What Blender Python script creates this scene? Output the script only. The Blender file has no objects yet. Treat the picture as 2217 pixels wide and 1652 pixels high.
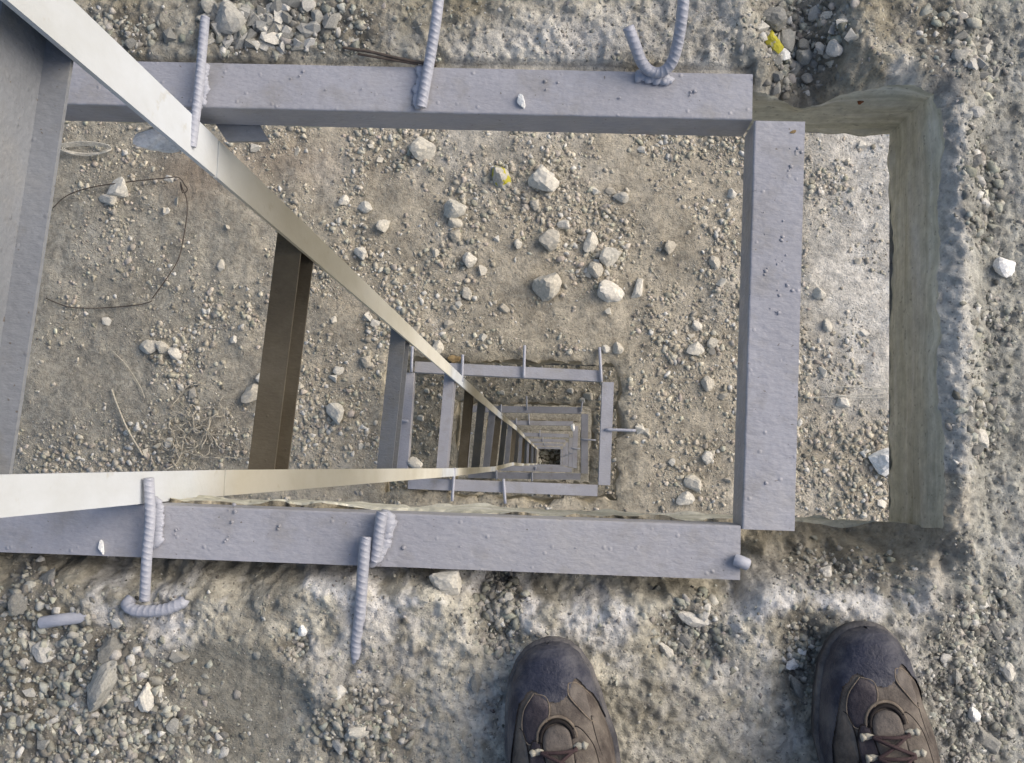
import bpy, bmesh, math, random
import numpy as np
from mathutils import Vector, Matrix

S = bpy.context.scene
COL = S.collection
rad = math.radians
random.seed(7)

# ------------------------------------------------------------------ camera, world, sun, exposure
F, CX, CY = 2100.0, 1108.5, 826.0           # focal length and picture centre on a 2217 x 1652 grid
NX, NY, TH = 1200.0, 1000.0, rad(-1.9)      # plumb point and heading
_n = np.array([(NX - CX) / F, -(NY - CY) / F, -1.0]); _n /= np.linalg.norm(_n)
_Z = -_n; _X = np.array([1.0, 0, 0]); _X -= _X.dot(_Z) * _Z; _X /= np.linalg.norm(_X); _Y = np.cross(_Z, _X)
_c, _s = math.cos(TH), math.sin(TH)
ROT = np.array([_c * _X + _s * _Y, -_s * _X + _c * _Y, _Z])
CAMZ = 1.0
cam_data = bpy.data.cameras.new('camera'); cam = bpy.data.objects.new('camera', cam_data); COL.objects.link(cam)
cam_data.sensor_width = 36.0; cam_data.lens = 36.0 * F / 2217.0
cam_data.clip_start = 0.02; cam_data.clip_end = 2000
m4 = Matrix.Identity(4)
for i in range(3):
    for j in range(3): m4[i][j] = ROT[i][j]
m4[2][3] = CAMZ
cam.matrix_world = m4
S.camera = cam

w = bpy.data.worlds.new('World'); S.world = w; w.use_nodes = True
SUN_EL, SUN_AZ = rad(36), rad(22)           # azimuth counter-clockwise from +X
nt = w.node_tree; bg = nt.nodes['Background']
sky = nt.nodes.new('ShaderNodeTexSky'); sky.sky_type = 'NISHITA'; sky.sun_disc = False
sky.sun_elevation = SUN_EL; sky.sun_rotation = rad(90) - SUN_AZ
sky.air_density = 1.0; sky.dust_density = 4.0; sky.ozone_density = 1.0
nt.links.new(sky.outputs[0], bg.inputs[0]); bg.inputs[1].default_value = 0.13
sl = bpy.data.lights.new('sun', 'SUN'); sl.energy = 1.35; sl.angle = rad(45); sl.color = (1, 0.94, 0.85)
so = bpy.data.objects.new('sun', sl); COL.objects.link(so)
sd = Vector((math.cos(SUN_EL) * math.cos(SUN_AZ), math.cos(SUN_EL) * math.sin(SUN_AZ), math.sin(SUN_EL)))
so.rotation_euler = sd.to_track_quat('Z', 'Y').to_euler(); so.location = sd * 5
S.view_settings.view_transform = 'Standard'; S.view_settings.look = 'None'
S.view_settings.exposure = 0.42; S.view_settings.gamma = 1.0; S.view_settings.use_curve_mapping = False

def P(x, y, z=0.0):
    """real point on the horizontal plane z seen at picture position x, y"""
    d = ROT @ np.array([(x - CX) / F, -(y - CY) / F, -1.0]); t = (z - CAMZ) / d[2]
    return float(d[0] * t), float(d[1] * t)
def P3(x, y, z=0.0): a = P(x, y, z); return Vector((a[0], a[1], z))
def PIX(X, Y, Z):
    """arrays of world points -> picture grid coordinates"""
    v = np.stack([X, Y, Z - CAMZ], -1) @ ROT
    return CX - F * v[..., 0] / v[..., 2], CY + F * v[..., 1] / v[..., 2]

# ------------------------------------------------------------------ noise
_rng = np.random.RandomState(11); _T = _rng.rand(256, 256)
def vn(x, y):
    xi = np.floor(x).astype(int); yi = np.floor(y).astype(int); fx = x - xi; fy = y - yi
    fx = fx * fx * (3 - 2 * fx); fy = fy * fy * (3 - 2 * fy)
    a = _T[xi % 256, yi % 256]; b = _T[(xi + 1) % 256, yi % 256]; c = _T[xi % 256, (yi + 1) % 256]; d = _T[(xi + 1) % 256, (yi + 1) % 256]
    return (a * (1 - fx) + b * fx) * (1 - fy) + (c * (1 - fx) + d * fx) * fy - 0.5
def fbm(x, y, sc, o=4, seed=0.0, g=0.5):
    x = np.asarray(x, float) / sc + seed * 17.3 + 40; y = np.asarray(y, float) / sc + seed * 9.1 + 40
    t = 0; a = 1.0; n = 0
    for k in range(o):
        t = t + a * vn(x * 2 ** k + k * 5.2, y * 2 ** k + k * 3.7); n += a; a *= g
    return t / n * 2
def sst(a, b, x):
    t = np.clip((x - a) / (b - a), 0, 1); return t * t * (3 - 2 * t)
def segdist(px, py, pts):
    """distance (picture grid) from points to a polyline"""
    best = np.full(np.shape(px), 1e9)
    for (x0, y0), (x1, y1) in zip(pts[:-1], pts[1:]):
        dx, dy = x1 - x0, y1 - y0; t = np.clip(((px - x0) * dx + (py - y0) * dy) / (dx * dx + dy * dy), 0, 1)
        best = np.minimum(best, np.hypot(px - x0 - t * dx, py - y0 - t * dy))
    return best
def blob(px, py, x, y, rx, ry, soft=0.5):
    return 1 - sst(1 - soft, 1 + soft, np.hypot((px - x) / rx, (py - y) / ry))

# ------------------------------------------------------------------ materials
def mat(name, rough=0.9, spec=0.3):
    m = bpy.data.materials.new(name); m.use_nodes = True
    b = m.node_tree.nodes['Principled BSDF']; b.inputs['Roughness'].default_value = rough
    b.inputs['Specular IOR Level'].default_value = spec
    return m, m.node_tree, b
def N(t, k, **kw):
    n = t.nodes.new(k)
    for a, v in kw.items():
        if a in n.inputs: n.inputs[a].default_value = v
        else: setattr(n, a, v)
    return n
def noise(t, scale, detail=6, rough=0.6, vec=None, dist=0.0):
    n = N(t, 'ShaderNodeTexNoise', Scale=scale, Detail=detail, Roughness=rough, Distortion=dist)
    t.links.new(vec if vec is not None else coords(t), n.inputs['Vector']); return n.outputs['Fac']
def coords(t, scale=None, rot=None):
    c = N(t, 'ShaderNodeTexCoord').outputs['Object']
    if scale or rot:
        mp = N(t, 'ShaderNodeMapping'); t.links.new(c, mp.inputs[0])
        if scale: mp.inputs['Scale'].default_value = scale
        if rot: mp.inputs['Rotation'].default_value = rot
        c = mp.outputs[0]
    return c
def ramp(t, fac, stops):
    r = N(t, 'ShaderNodeValToRGB'); t.links.new(fac, r.inputs[0])
    e = r.color_ramp.elements
    while len(e) < len(stops): e.new(0.5)
    for q, (p, c) in zip(e, stops):
        q.position = p; q.color = (*c, 1) if len(c) == 3 else c
    return r.outputs[0]
def mul(t, a, b):
    m = N(t, 'ShaderNodeMix', data_type='RGBA', blend_type='MULTIPLY'); m.inputs[0].default_value = 1
    t.links.new(a, m.inputs[6]); t.links.new(b, m.inputs[7]); return m.outputs[2]
def mix(t, f, a, b):
    m = N(t, 'ShaderNodeMix', data_type='RGBA')
    t.links.new(f, m.inputs[0])
    for s, i in ((a, 6), (b, 7)):
        if isinstance(s, tuple): m.inputs[i].default_value = (*s, 1)
        else: t.links.new(s, m.inputs[i])
    return m.outputs[2]
def bump(t, b, h, dist, strength=1.0, prev=None):
    n = N(t, 'ShaderNodeBump'); n.inputs['Distance'].default_value = dist; n.inputs['Strength'].default_value = strength
    t.links.new(h, n.inputs['Height'])
    if prev is not None: t.links.new(prev, n.inputs['Normal'])
    t.links.new(n.outputs[0], b.inputs['Normal']); return n.outputs[0]
def g3(v): return (v, v, v)

def ground_mat(name, k, bd):
    """crumbly mortar and dust; k = grain frequency, colour from the mesh's own albedo attribute"""
    m, t, b = mat(name, 0.95, 0.15)
    at = N(t, 'ShaderNodeAttribute', attribute_name='col')
    f1 = ramp(t, noise(t, k * 0.25, 8, 0.68), [(0.3, g3(0.62)), (0.5, g3(0.98)), (0.7, g3(1.3))])
    c = mul(t, at.outputs['Color'], f1)
    v = N(t, 'ShaderNodeTexVoronoi', Scale=k * 0.55); t.links.new(coords(t), v.inputs['Vector'])
    sp = ramp(t, v.outputs['Distance'], [(0.05, g3(1)), (0.28, g3(0))])
    cc = ramp(t, v.outputs['Color'], [(0.0, (0.16, 0.15, 0.13)), (0.6, (0.3, 0.28, 0.25)), (1.0, (0.62, 0.6, 0.56))])
    msk = N(t, 'ShaderNodeMath', operation='MULTIPLY'); t.links.new(sp, msk.inputs[0])
    t.links.new(ramp(t, noise(t, k * 0.05, 3, 0.5), [(0.42, g3(0)), (0.62, g3(0.75))]), msk.inputs[1])
    c = mix(t, msk.outputs[0], c, cc)
    t.links.new(c, b.inputs['Base Color'])
    p = bump(t, b, noise(t, k * 0.3, 8, 0.72), bd, 1.0)
    bump(t, b, sp, bd * 0.5, 0.6, p)
    return m
def wall_mat(name, k=100):
    m, t, b = mat(name, 0.85, 0.25)
    at = N(t, 'ShaderNodeAttribute', attribute_name='col')
    st = ramp(t, noise(t, 9, 6, 0.65, coords(t, (0.7, 0.7, 9))), [(0.3, (0.74, 0.74, 0.68)), (0.5, (0.97, 0.97, 0.93)), (0.7, (1.15, 1.15, 1.2))])
    f = ramp(t, noise(t, 60, 8, 0.7), [(0.3, g3(0.75)), (0.7, g3(1.2))])
    sp = ramp(t, noise(t, 170, 3, 0.5), [(0.30, g3(0.65)), (0.37, g3(1))])
    t.links.new(mul(t, mul(t, mul(t, at.outputs['Color'], st), f), sp), b.inputs['Base Color'])
    bump(t, b, noise(t, 90, 7, 0.7), 0.003, 0.6)
    return m
def stone_mat(name, stops, yellow=False, k=60, attr=False):
    m, t, b = mat(name, 0.9, 0.2)
    if attr: base = N(t, 'ShaderNodeAttribute', attribute_name='col').outputs['Color']
    else: base = ramp(t, N(t, 'ShaderNodeObjectInfo').outputs['Random'], stops)
    c = mul(t, base, ramp(t, noise(t, k, 6, 0.7), [(0.3, g3(0.68)), (0.7, g3(1.25))]))
    if yellow:
        yf = ramp(t, noise(t, 1.3, 2, 0.5, coords(t)), [(0.53, g3(0)), (0.56, g3(1))])
        c = mix(t, yf, c, (0.42, 0.38, 0.05))
    t.links.new(c, b.inputs['Base Color'])
    bump(t, b, noise(t, k * 1.5, 8, 0.7), 0.003, 0.8 if attr else 0.3)
    return m

def paint_mat(name, col, dirt=(0.2, 0.18, 0.13), spots=True, rough=0.42):
    m, t, b = mat(name, rough, 0.45)
    c = ramp(t, noise(t, 6, 4, 0.6), [(0.3, tuple(0.86 * v for v in col)), (0.7, tuple(1.1 * v for v in col))])
    c = mul(t, c, ramp(t, noise(t, 240, 3, 0.6), [(0.3, g3(0.93)), (0.7, g3(1.06))]))
    if spots:
        c = mix(t, ramp(t, noise(t, 17, 5, 0.65), [(0.52, g3(0)), (0.76, g3(0.5))]), c, dirt)
        c = mix(t, ramp(t, noise(t, 3.2, 7, 0.7), [(0.5, g3(0)), (0.68, g3(0.32))]), c, (0.36, 0.335, 0.28))
        c = mix(t, ramp(t, noise(t, 210, 2, 0.5), [(0.71, g3(0)), (0.75, g3(0.8))]), c, (0.12, 0.1, 0.08))
    t.links.new(c, b.inputs['Base Color'])
    p = bump(t, b, noise(t, 160, 4, 0.55, coords(t, (0.5, 1, 1))), 0.0016, 0.8)
    vv = N(t, 'ShaderNodeTexVoronoi', Scale=55.0); t.links.new(coords(t), vv.inputs['Vector'])
    bump(t, b, ramp(t, vv.outputs['Distance'], [(0.02, g3(1)), (0.14, g3(0))]), 0.0015, 0.5, p)
    t.links.new(ramp(t, noise(t, 30, 4, 0.6), [(0.3, g3(rough - 0.08)), (0.7, g3(rough + 0.25))]), b.inputs['Roughness'])
    return m
M_STEEL = paint_mat('lavender_grey_paint', (0.335, 0.338, 0.372))
M_POST = paint_mat('pale_lilac_paint', (0.56, 0.60, 0.65), spots=False)
M_CREAM = paint_mat('cream_paint', (0.66, 0.64, 0.56), spots=False)
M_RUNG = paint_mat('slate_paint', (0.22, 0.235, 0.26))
M_RUNG_SHADE = paint_mat('rung_shade_brown', (0.15, 0.13, 0.095))  # rung paint with the shade under the slabs tinted in as brown
M_BAR = paint_mat('painted_rebar', (0.36, 0.375, 0.43), spots=False)
M_G0 = ground_mat('crumbled_mortar', 420, 0.006)
M_G1 = ground_mat('sandy_dust', 150, 0.02)
M_WALL = wall_mat('formed_concrete')
M_ST0 = stone_mat('grey_limestone', [(0, (0.2, 0.2, 0.185)), (0.4, (0.28, 0.275, 0.25)), (0.8, (0.36, 0.355, 0.325)), (1, (0.5, 0.49, 0.46))], k=7)
M_STW = stone_mat('pale_limestone', [(0, (0.52, 0.5, 0.44)), (1, (0.68, 0.65, 0.58))], k=4.5)
M_ST1 = stone_mat('dusty_limestone', [(0, (0.4, 0.37, 0.31)), (0.6, (0.52, 0.49, 0.42)), (1, (0.6, 0.58, 0.52))], k=5)
M_STY = stone_mat('lichen_yellow_stone', [(0, (0.45, 0.43, 0.38)), (1, (0.5, 0.48, 0.42))], yellow=True, k=5)
M_STYY = stone_mat('yellow_stained_stone', [(0, (0.45, 0.43, 0.38)), (1, (0.5, 0.48, 0.42))], yellow=True, k=5)
for n_ in M_STYY.node_tree.nodes:
    if n_.type == 'VALTORGB' and abs(n_.color_ramp.elements[0].position - 0.53) < 0.001: n_.color_ramp.elements[0].position = 0.34; n_.color_ramp.elements[1].position = 0.42
M_STB = stone_mat('ochre_clod', [(0, (0.22, 0.16, 0.08)), (1, (0.26, 0.19, 0.1))], k=5)
M_WHITE = stone_mat('white_plaster', [(0, (0.8, 0.8, 0.77)), (1, (0.85, 0.85, 0.83))], k=5)
M_GRAV = stone_mat('gravel_grains', None, attr=True, k=120)
def plain(name, col, rough=0.6, k=120, b_=0.001, spec=0.35):
    m, t, b = mat(name, rough, spec)
    t.links.new(ramp(t, noise(t, k, 5, 0.65), [(0.3, tuple(0.7 * v for v in col)), (0.7, tuple(1.3 * v for v in col))]), b.inputs['Base Color'])
    bump(t, b, noise(t, k * 2, 4, 0.6), b_, 0.6); return m
def dusty(name, col, dust, lo=0.45, hi=0.7, k=28, rough=0.6, amt=0.6):
    m, t, b = mat(name, rough, 0.35)
    c = ramp(t, noise(t, k * 2, 4, 0.6), [(0.3, tuple(0.75 * v for v in col)), (0.7, tuple(1.25 * v for v in col))])
    c = mix(t, ramp(t, noise(t, k, 6, 0.68), [(lo, g3(0)), (hi, g3(amt))]), c, dust)
    t.links.new(c, b.inputs['Base Color']); p = bump(t, b, noise(t, 330, 5, 0.6), 0.0012, 0.9); bump(t, b, noise(t, 42, 3, 0.5, dist=0.6), 0.004, 0.5, p)
    return m
M_RUB = dusty('scuffed_navy_rubber', (0.026, 0.030, 0.052), (0.17, 0.165, 0.165), 0.42, 0.7, 22, 0.55, 0.65)
M_SOLE = dusty('dusty_sole_rubber', (0.05, 0.05, 0.06), (0.2, 0.19, 0.18), 0.4, 0.7, 30, 0.7, 0.8)
M_LEA = dusty('brown_nubuck', (0.07, 0.058, 0.052), (0.22, 0.195, 0.165), 0.4, 0.7, 30, 0.8, 0.7)
M_LEAD = dusty('dark_plum_leather', (0.042, 0.036, 0.045), (0.15, 0.13, 0.12), 0.5, 0.75, 30, 0.75, 0.6)
M_LEAG = dusty('taupe_leather', (0.12, 0.105, 0.095), (0.22, 0.2, 0.17), 0.45, 0.75, 30, 0.8, 0.6)
M_BEI = dusty('beige_leather', (0.24, 0.225, 0.18), (0.15, 0.13, 0.1), 0.5, 0.8, 30, 0.8, 0.5)
M_EDGE = plain('tan_piping', (0.17, 0.14, 0.11), 0.8)
M_DARK = plain('dark_seam', (0.015, 0.012, 0.012), 0.9)
M_LACE = plain('plum_lace', (0.055, 0.036, 0.038), 0.9, 400)
M_HOOK = plain('pale_lace_hook', (0.38, 0.36, 0.3), 0.45, 200)
M_TROU = plain('dark_trouser_cloth', (0.05, 0.05, 0.06), 0.95, 90)
M_WIRE = plain('rusty_wire', (0.07, 0.055, 0.045), 0.7)
M_ROOT = plain('dry_root', (0.46, 0.42, 0.34), 0.9)
M_STRING = plain('pale_string', (0.5, 0.48, 0.42), 0.8)
M_RUST = plain('rust', (0.2, 0.07, 0.025), 0.9)

# ------------------------------------------------------------------ object helpers
def setp(o, label=None, cat=None, group=None, kind=None):
    for k, v in (('label', label), ('category', cat), ('group', group), ('kind', kind)):
        if v: o[k] = v
    return o
def link(name, me, m=None, parent=None):
    o = bpy.data.objects.new(name, me); COL.objects.link(o)
    if m is not None and not me.materials: me.materials.append(m)
    if parent is not None:
        o.parent = parent; o.matrix_parent_inverse = Matrix.Translation(-parent.location) if parent.rotation_euler[2] == 0 else Matrix.Identity(4)
    return o
def empty(name, loc=(0, 0, 0)):
    o = bpy.data.objects.new(name, None); COL.objects.link(o); o.location = loc; o.empty_display_size = 0.05; return o
def pydata(name, v, f, smooth=True, m=None, parent=None):
    me = bpy.data.meshes.new(name); me.from_pydata([tuple(q) for q in v], [], f); me.update()
    if smooth: me.polygons.foreach_set('use_smooth', [True] * len(me.polygons))
    return link(name, me, m, parent)
def catmull(pts, step):
    pts = [Vector(p) for p in pts]; out = []
    for i in range(len(pts) - 1):
        a, b, c, d = pts[max(i - 1, 0)], pts[i], pts[i + 1], pts[min(i + 2, len(pts) - 1)]
        n = max(2, int((c - b).length / step))
        for k in range(n):
            t = k / n
            out.append(0.5 * ((2 * b) + (c - a) * t + (2 * a - 5 * b + 4 * c - d) * t * t + (3 * b - a - 3 * c + d) * t ** 3))
    out.append(pts[-1]); return out
def tube_geo(pts, r, seg=8, ribs=None, taper=None):
    """sweep a ring; ribs=(pitch, height) makes deformed reinforcing bar"""
    n = len(pts); V, Fc = [], []; up = Vector((0, 0, 1)); s = 0; prev = None
    for i, p in enumerate(pts):
        d = (pts[min(i + 1, n - 1)] - pts[max(i - 1, 0)]).normalized()
        if prev is None:
            a = d.cross(up); a = a.normalized() if a.length > 1e-3 else Vector((1, 0, 0))
        else: a = (prev - d * prev.dot(d)).normalized()
        prev = a; b = d.cross(a)
        if i: s += (p - pts[i - 1]).length
        for k in range(seg):
            an = 2 * math.pi * k / seg; rr = r * (taper(i / max(1, n - 1)) if taper else 1)
            if ribs:
                q = ((s / ribs[0] + 0.32 * math.cos(an)) % 1.0)
                rr += ribs[1] * (1 if q < 0.27 else 0) * abs(math.sin(an)) ** 0.6 + (ribs[1] * 1.2 if k % (seg // 2) == 0 else 0)
            V.append(p + (a * math.cos(an) + b * math.sin(an)) * rr)
    for i in range(n - 1):
        for k in range(seg):
            q = (k + 1) % seg; Fc.append((i * seg + k, i * seg + q, (i + 1) * seg + q, (i + 1) * seg + k))
    Fc.append(tuple(range(seg))[::-1]); Fc.append(tuple((n - 1) * seg + k for k in range(seg)))
    return V, Fc
def tube(name, pts, r, m, parent=None, seg=8, step=0.01, ribs=None, taper=None, smooth=True):
    V, Fc = tube_geo(catmull(pts, step), r, seg, ribs, taper); return pydata(name, V, Fc, smooth, m, parent)
def merge(geos):
    V, Fc = [], []
    for v, f in geos:
        o = len(V); V += list(v); Fc += [tuple(q + o for q in p) for p in f]
    return V, Fc

# ------------------------------------------------------------------ slabs
def axis(lo, flo, fhi, hi, step, cuts, coarse=8):
    a = list(np.linspace(lo, flo, coarse)[:-1]); b = list(np.linspace(fhi, hi, coarse)[1:])
    pts = [flo] + sorted(cuts) + [fhi]; mid = []
    for p, q in zip(pts[:-1], pts[1:]):
        n = max(1, int(round((q - p) / step))); mid += list(np.linspace(p, q, n + 1)[:-1])
    return np.array(a + mid + [fhi] + b)
def slab(name, xs, ys, hole, hf, cf, wcf, z0, thick, amp, amp2, mg, rows=14, wcorner=0.03):
    x0, x1, y0, y1 = hole
    X, Y = np.meshgrid(xs, ys, indexing='ij'); nx, ny = X.shape
    dx = np.maximum(np.maximum(x0 - X, X - x1), 0); dy = np.maximum(np.maximum(y0 - Y, Y - y1), 0); d = np.hypot(dx, dy)
    fall = np.exp(-d / 0.04)
    Xw = X + fall * fbm(X, Y, 0.06, 4, 3) * amp; Yw = Y + fall * fbm(X, Y, 0.06, 4, 5) * amp
    Z = hf(X, Y, d) + z0
    V = [np.stack([Xw, Yw, Z], -1).reshape(-1, 3)]; C = [cf(X, Y, d).reshape(-1, 3)]
    idx = np.arange(nx * ny).reshape(nx, ny)
    cxm = (X[:-1, :-1] + X[1:, 1:]) / 2; cym = (Y[:-1, :-1] + Y[1:, 1:]) / 2
    keep = ~((cxm > x0) & (cxm < x1) & (cym > y0) & (cym < y1))
    q = np.stack([idx[:-1, :-1], idx[1:, :-1], idx[1:, 1:], idx[:-1, 1:]], -1)[keep]
    FQ = [q]; MI = [np.zeros(len(q), int)]; base = nx * ny
    i0, i1 = int(np.argmin(abs(xs - x0))), int(np.argmin(abs(xs - x1))); j0, j1 = int(np.argmin(abs(ys - y0))), int(np.argmin(abs(ys - y1)))
    sides = [([(i1, j) for j in range(j0, j1 + 1)], (1, 0)), ([(i, j1) for i in range(i1, i0 - 1, -1)], (0, 1)),
             ([(i0, j) for j in range(j1, j0 - 1, -1)], (-1, 0)), ([(i, j0) for i in range(i0, i1 + 1)], (0, -1))]
    for si, (ring, nrm) in enumerate(sides):
        I = np.array([r[0] for r in ring]); J = np.array([r[1] for r in ring])
        tx, ty, tz = Xw[I, J], Yw[I, J], Z[I, J]; al = X[I, J] + Y[I, J] * 1.0
        s = np.arange(len(I)) / (len(I) - 1); L = (x1 - x0) if nrm[0] == 0 else (y1 - y0)
        tap = sst(0, wcorner, np.minimum(s, 1 - s) * L)
        G = []
        for r in range(rows + 1):
            f = r / rows; z = tz + (z0 - thick - tz) * f
            n = (fbm(al, z * 1.5, 0.07, 4, 7 + si) * amp2 + (f > 0.9) * fbm(al, al * 0, 0.03, 3, 2) * amp2 * 1.5) * tap * (f > 0)
            straight = 1 - sst(0, 0.35, f)          # the rough lip gives way to the plain formed face
            bx = (x1 if nrm[0] > 0 else x0) if nrm[0] else X[I, J]; by = (y1 if nrm[1] > 0 else y0) if nrm[1] else Y[I, J]
            G.append(np.stack([bx + (tx - bx) * straight + n * nrm[0], by + (ty - by) * straight + n * nrm[1], z], -1))
        G = np.array(G); V.append(G.reshape(-1, 3)); C.append(wcf(G[..., 0], G[..., 1], G[..., 2]).reshape(-1, 3))
        id2 = base + np.arange(G.shape[0] * G.shape[1]).reshape(G.shape[:2]); base += G.shape[0] * G.shape[1]
        qq = np.stack([id2[:-1, :-1], id2[:-1, 1:], id2[1:, 1:], id2[1:, :-1]], -1).reshape(-1, 4)
        FQ.append(qq[:, ::-1]); MI.append(np.ones(len(qq), int))
    X0, X1, Y0, Y1 = xs[0], xs[-1], ys[0], ys[-1]; zb = z0 - thick
    bx = [X0, x0, x1, X1]; by = [Y0, y0, y1, Y1]
    bv = np.array([(a, b, zb) for a in bx for b in by]); bq = []
    for i in range(3):
        for j in range(3):
            if (i, j) != (1, 1): bq.append((base + i * 4 + j, base + i * 4 + j + 1, base + i * 4 + j + 5, base + i * 4 + j + 4))
    V.append(bv); C.append(np.tile([0.3, 0.29, 0.27], (16, 1))); base += 16
    corner = idx[[0, -1, -1, 0], [0, 0, -1, -1]]; cb = [base - 16, base - 16 + 12, base - 16 + 15, base - 16 + 3]
    oq = [(int(corner[k]), int(corner[(k + 1) % 4]), cb[(k + 1) % 4], cb[k]) for k in range(4)]
    bq += [t[::-1] for t in oq]
    FQ.append(np.array(bq)); MI.append(np.ones(len(bq), int))
    V = np.concatenate(V); C = np.concatenate(C); Q = np.concatenate(FQ); MI = np.concatenate(MI)
    me = bpy.data.meshes.new(name); me.vertices.add(len(V)); me.vertices.foreach_set('co', V.astype(np.float32).ravel())
    me.loops.add(Q.size); me.loops.foreach_set('vertex_index', Q.astype(np.int32).ravel())
    me.polygons.add(len(Q)); me.polygons.foreach_set('loop_start', np.arange(0, Q.size, 4, dtype=np.int32)); me.polygons.foreach_set('loop_total', np.full(len(Q), 4, np.int32))
    me.materials.append(mg); me.materials.append(M_WALL)
    me.polygons.foreach_set('material_index', MI.astype(np.int32)); me.polygons.foreach_set('use_smooth', np.ones(len(Q), bool))
    me.update(); me.validate()
    at = me.attributes.new('col', 'FLOAT_COLOR', 'POINT'); at.data.foreach_set('color', np.concatenate([np.clip(C, 0.01, 0.85), np.ones((len(C), 1))], 1).astype(np.float32).ravel())
    o = link(name, me); setp(o, kind='structure'); return o

# ---- upper slab: relief and albedo, features at their measured places on the slab
HX0, HX1, HY0, HY1 = -0.66, 0.387, -0.056, 0.402
TROUGH = [(1735, -60), (1738, 60), (1750, 130), (1755, 215)]
ARC = [(225, 1470), (330, 1405), (430, 1378), (560, 1392), (680, 1470), (760, 1560), (800, 1700)]
RIMR = [(2062, 150), (2075, 420), (2065, 700), (2075, 950), (2050, 1180), (2010, 1290)]
GRAVEL0 = [  # name, ellipse centre, radii, number, size range (m), label words
    ('heap lower left', (170, 1520), (230, 190), 800, (0.0014, 0.0085)),
    ('heap lower left', (300, 1600), (200, 70), 220, (0.0018, 0.0075)),
    ('heap lower left', (60, 1330), (70, 120), 110, (0.002, 0.008)),
    ('bottom edge', (780, 1570), (110, 90), 230, (0.002, 0.008)),
    ('pit', (1075, 1330), (52, 95), 210, (0.002, 0.0075)),
    ('pit2', (1500, 1375), (80, 75), 150, (0.002, 0.008)),
    ('boot', (1745, 1430), (50, 90), 150, (0.002, 0.006)),
    ('right', (2110, 1480), (100, 190), 850, (0.0012, 0.0055)),
    ('right', (2140, 1330), (60, 60), 120, (0.002, 0.008)),
    ('rightmid', (2130, 920), (50, 90), 80, (0.002, 0.008)),
    ('rightmid', (2140, 700), (50, 70), 60, (0.002, 0.007)),
    ('rightmid', (2130, 420), (60, 130), 90, (0.002, 0.008)),
    ('topright', (2090, 110), (110, 110), 120, (0.002, 0.009)),
    ('trough', (1738, 80), (95, 115), 260, (0.002, 0.009)),
    ('topleft', (560, 60), (130, 75), 230, (0.0018, 0.0115)),
    ('topleft', (720, 60), (120, 60), 90, (0.002, 0.008)),
    ('topleft', (250, 70), (110, 60), 70, (0.002, 0.007)),
    ('pit3', (640, 1395), (28, 35), 50, (0.002, 0.005)),
    ('lowright', (1850, 1240), (150, 50), 90, (0.002, 0.006)),
]
def h0(X, Y, d):
    px, py = PIX(X, Y, X * 0)
    z = fbm(X, Y, 0.16, 3, 1) * 0.006 + fbm(X, Y, 0.035, 4, 2, 0.62) * 0.0075 + (np.abs(fbm(X, Y, 0.02, 4, 6, 0.65)) - 0.2) * 0.006 + fbm(X, Y, 0.0075, 3, 9, 0.75) * 0.0045
    smooth = np.maximum(blob(px, py, 520, 1540, 130, 150), blob(px, py, 460, 1450, 110, 60))
    z = z * (1 - 0.75 * smooth) - 0.006 * smooth
    z += 0.008 * np.exp(-(segdist(px, py, ARC) / 38) ** 2)
    z += 0.017 * np.exp(-(segdist(px, py, RIMR) / 42) ** 2)
    z -= 0.034 * np.exp(-(segdist(px, py, TROUGH) / 78) ** 2)
    z += 0.016 * np.exp(-(segdist(px, py, [(1570, -50), (1620, 70), (1660, 150)]) / 34) ** 2)
    z += 0.018 * np.exp(-(segdist(px, py, [(1850, -50), (1860, 90), (1900, 140), (1990, 160)]) / 48) ** 2)
    z -= 0.014 * blob(px, py, 1075, 1330, 50, 95) + 0.013 * blob(px, py, 1500, 1370, 80, 72) + 0.007 * blob(px, py, 640, 1395, 30, 36)
    z -= 0.014 * blob(px, py, 1745, 1430, 55, 90) + 0.01 * sst(2095, 2150, px)
    z += 0.006 * np.exp(-((py - 1290) / 34.0) ** 2) * (px < 1750)
    edge = np.exp(-d / 0.012)
    up = (Y > HY1 - 0.02)
    z -= edge * np.where(up, 0.012, 0.004)
    # broken shoulder of the slab below the lower beam
    wob = fbm(X, Y, 0.05, 4, 8) * 0.022
    dB = np.where(Y < HY0 + 0.03, np.maximum(HY0 - Y, 0) + wob * sst(0.003, 0.03, HY0 - Y), 9)
    fx = (1 - sst(HX1 - 0.03, HX1 + 0.05, X + wob)) * np.where(X > HX1 - 1e-6, 1 - sst(HY0 - 0.025, HY0 + 0.005, Y), 1)
    lf = 1 - sst(0.19, 0.23, X)
    deep = sst(0.05, 0.22, X)
    z -= (1 - sst(-0.005 + 0.058 * lf, 0.085 + 0.012 * lf, dB)) * (0.052 + 0.045 * deep) * fx
    z += (1 - sst(0, 0.1, dB)) * fbm(X, Y, 0.03, 4, 12, 0.65) * 0.024 * fx
    z = np.where((X > -0.66) & (X < 0.2) & (Y < -0.02) & (Y > -0.125), np.minimum(z, -0.009), z)
    z = np.where((X > -0.66) & (X < 0.2) & (Y > 0.35) & (Y < 0.425), np.minimum(z, -0.009), z)
    return z
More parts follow.
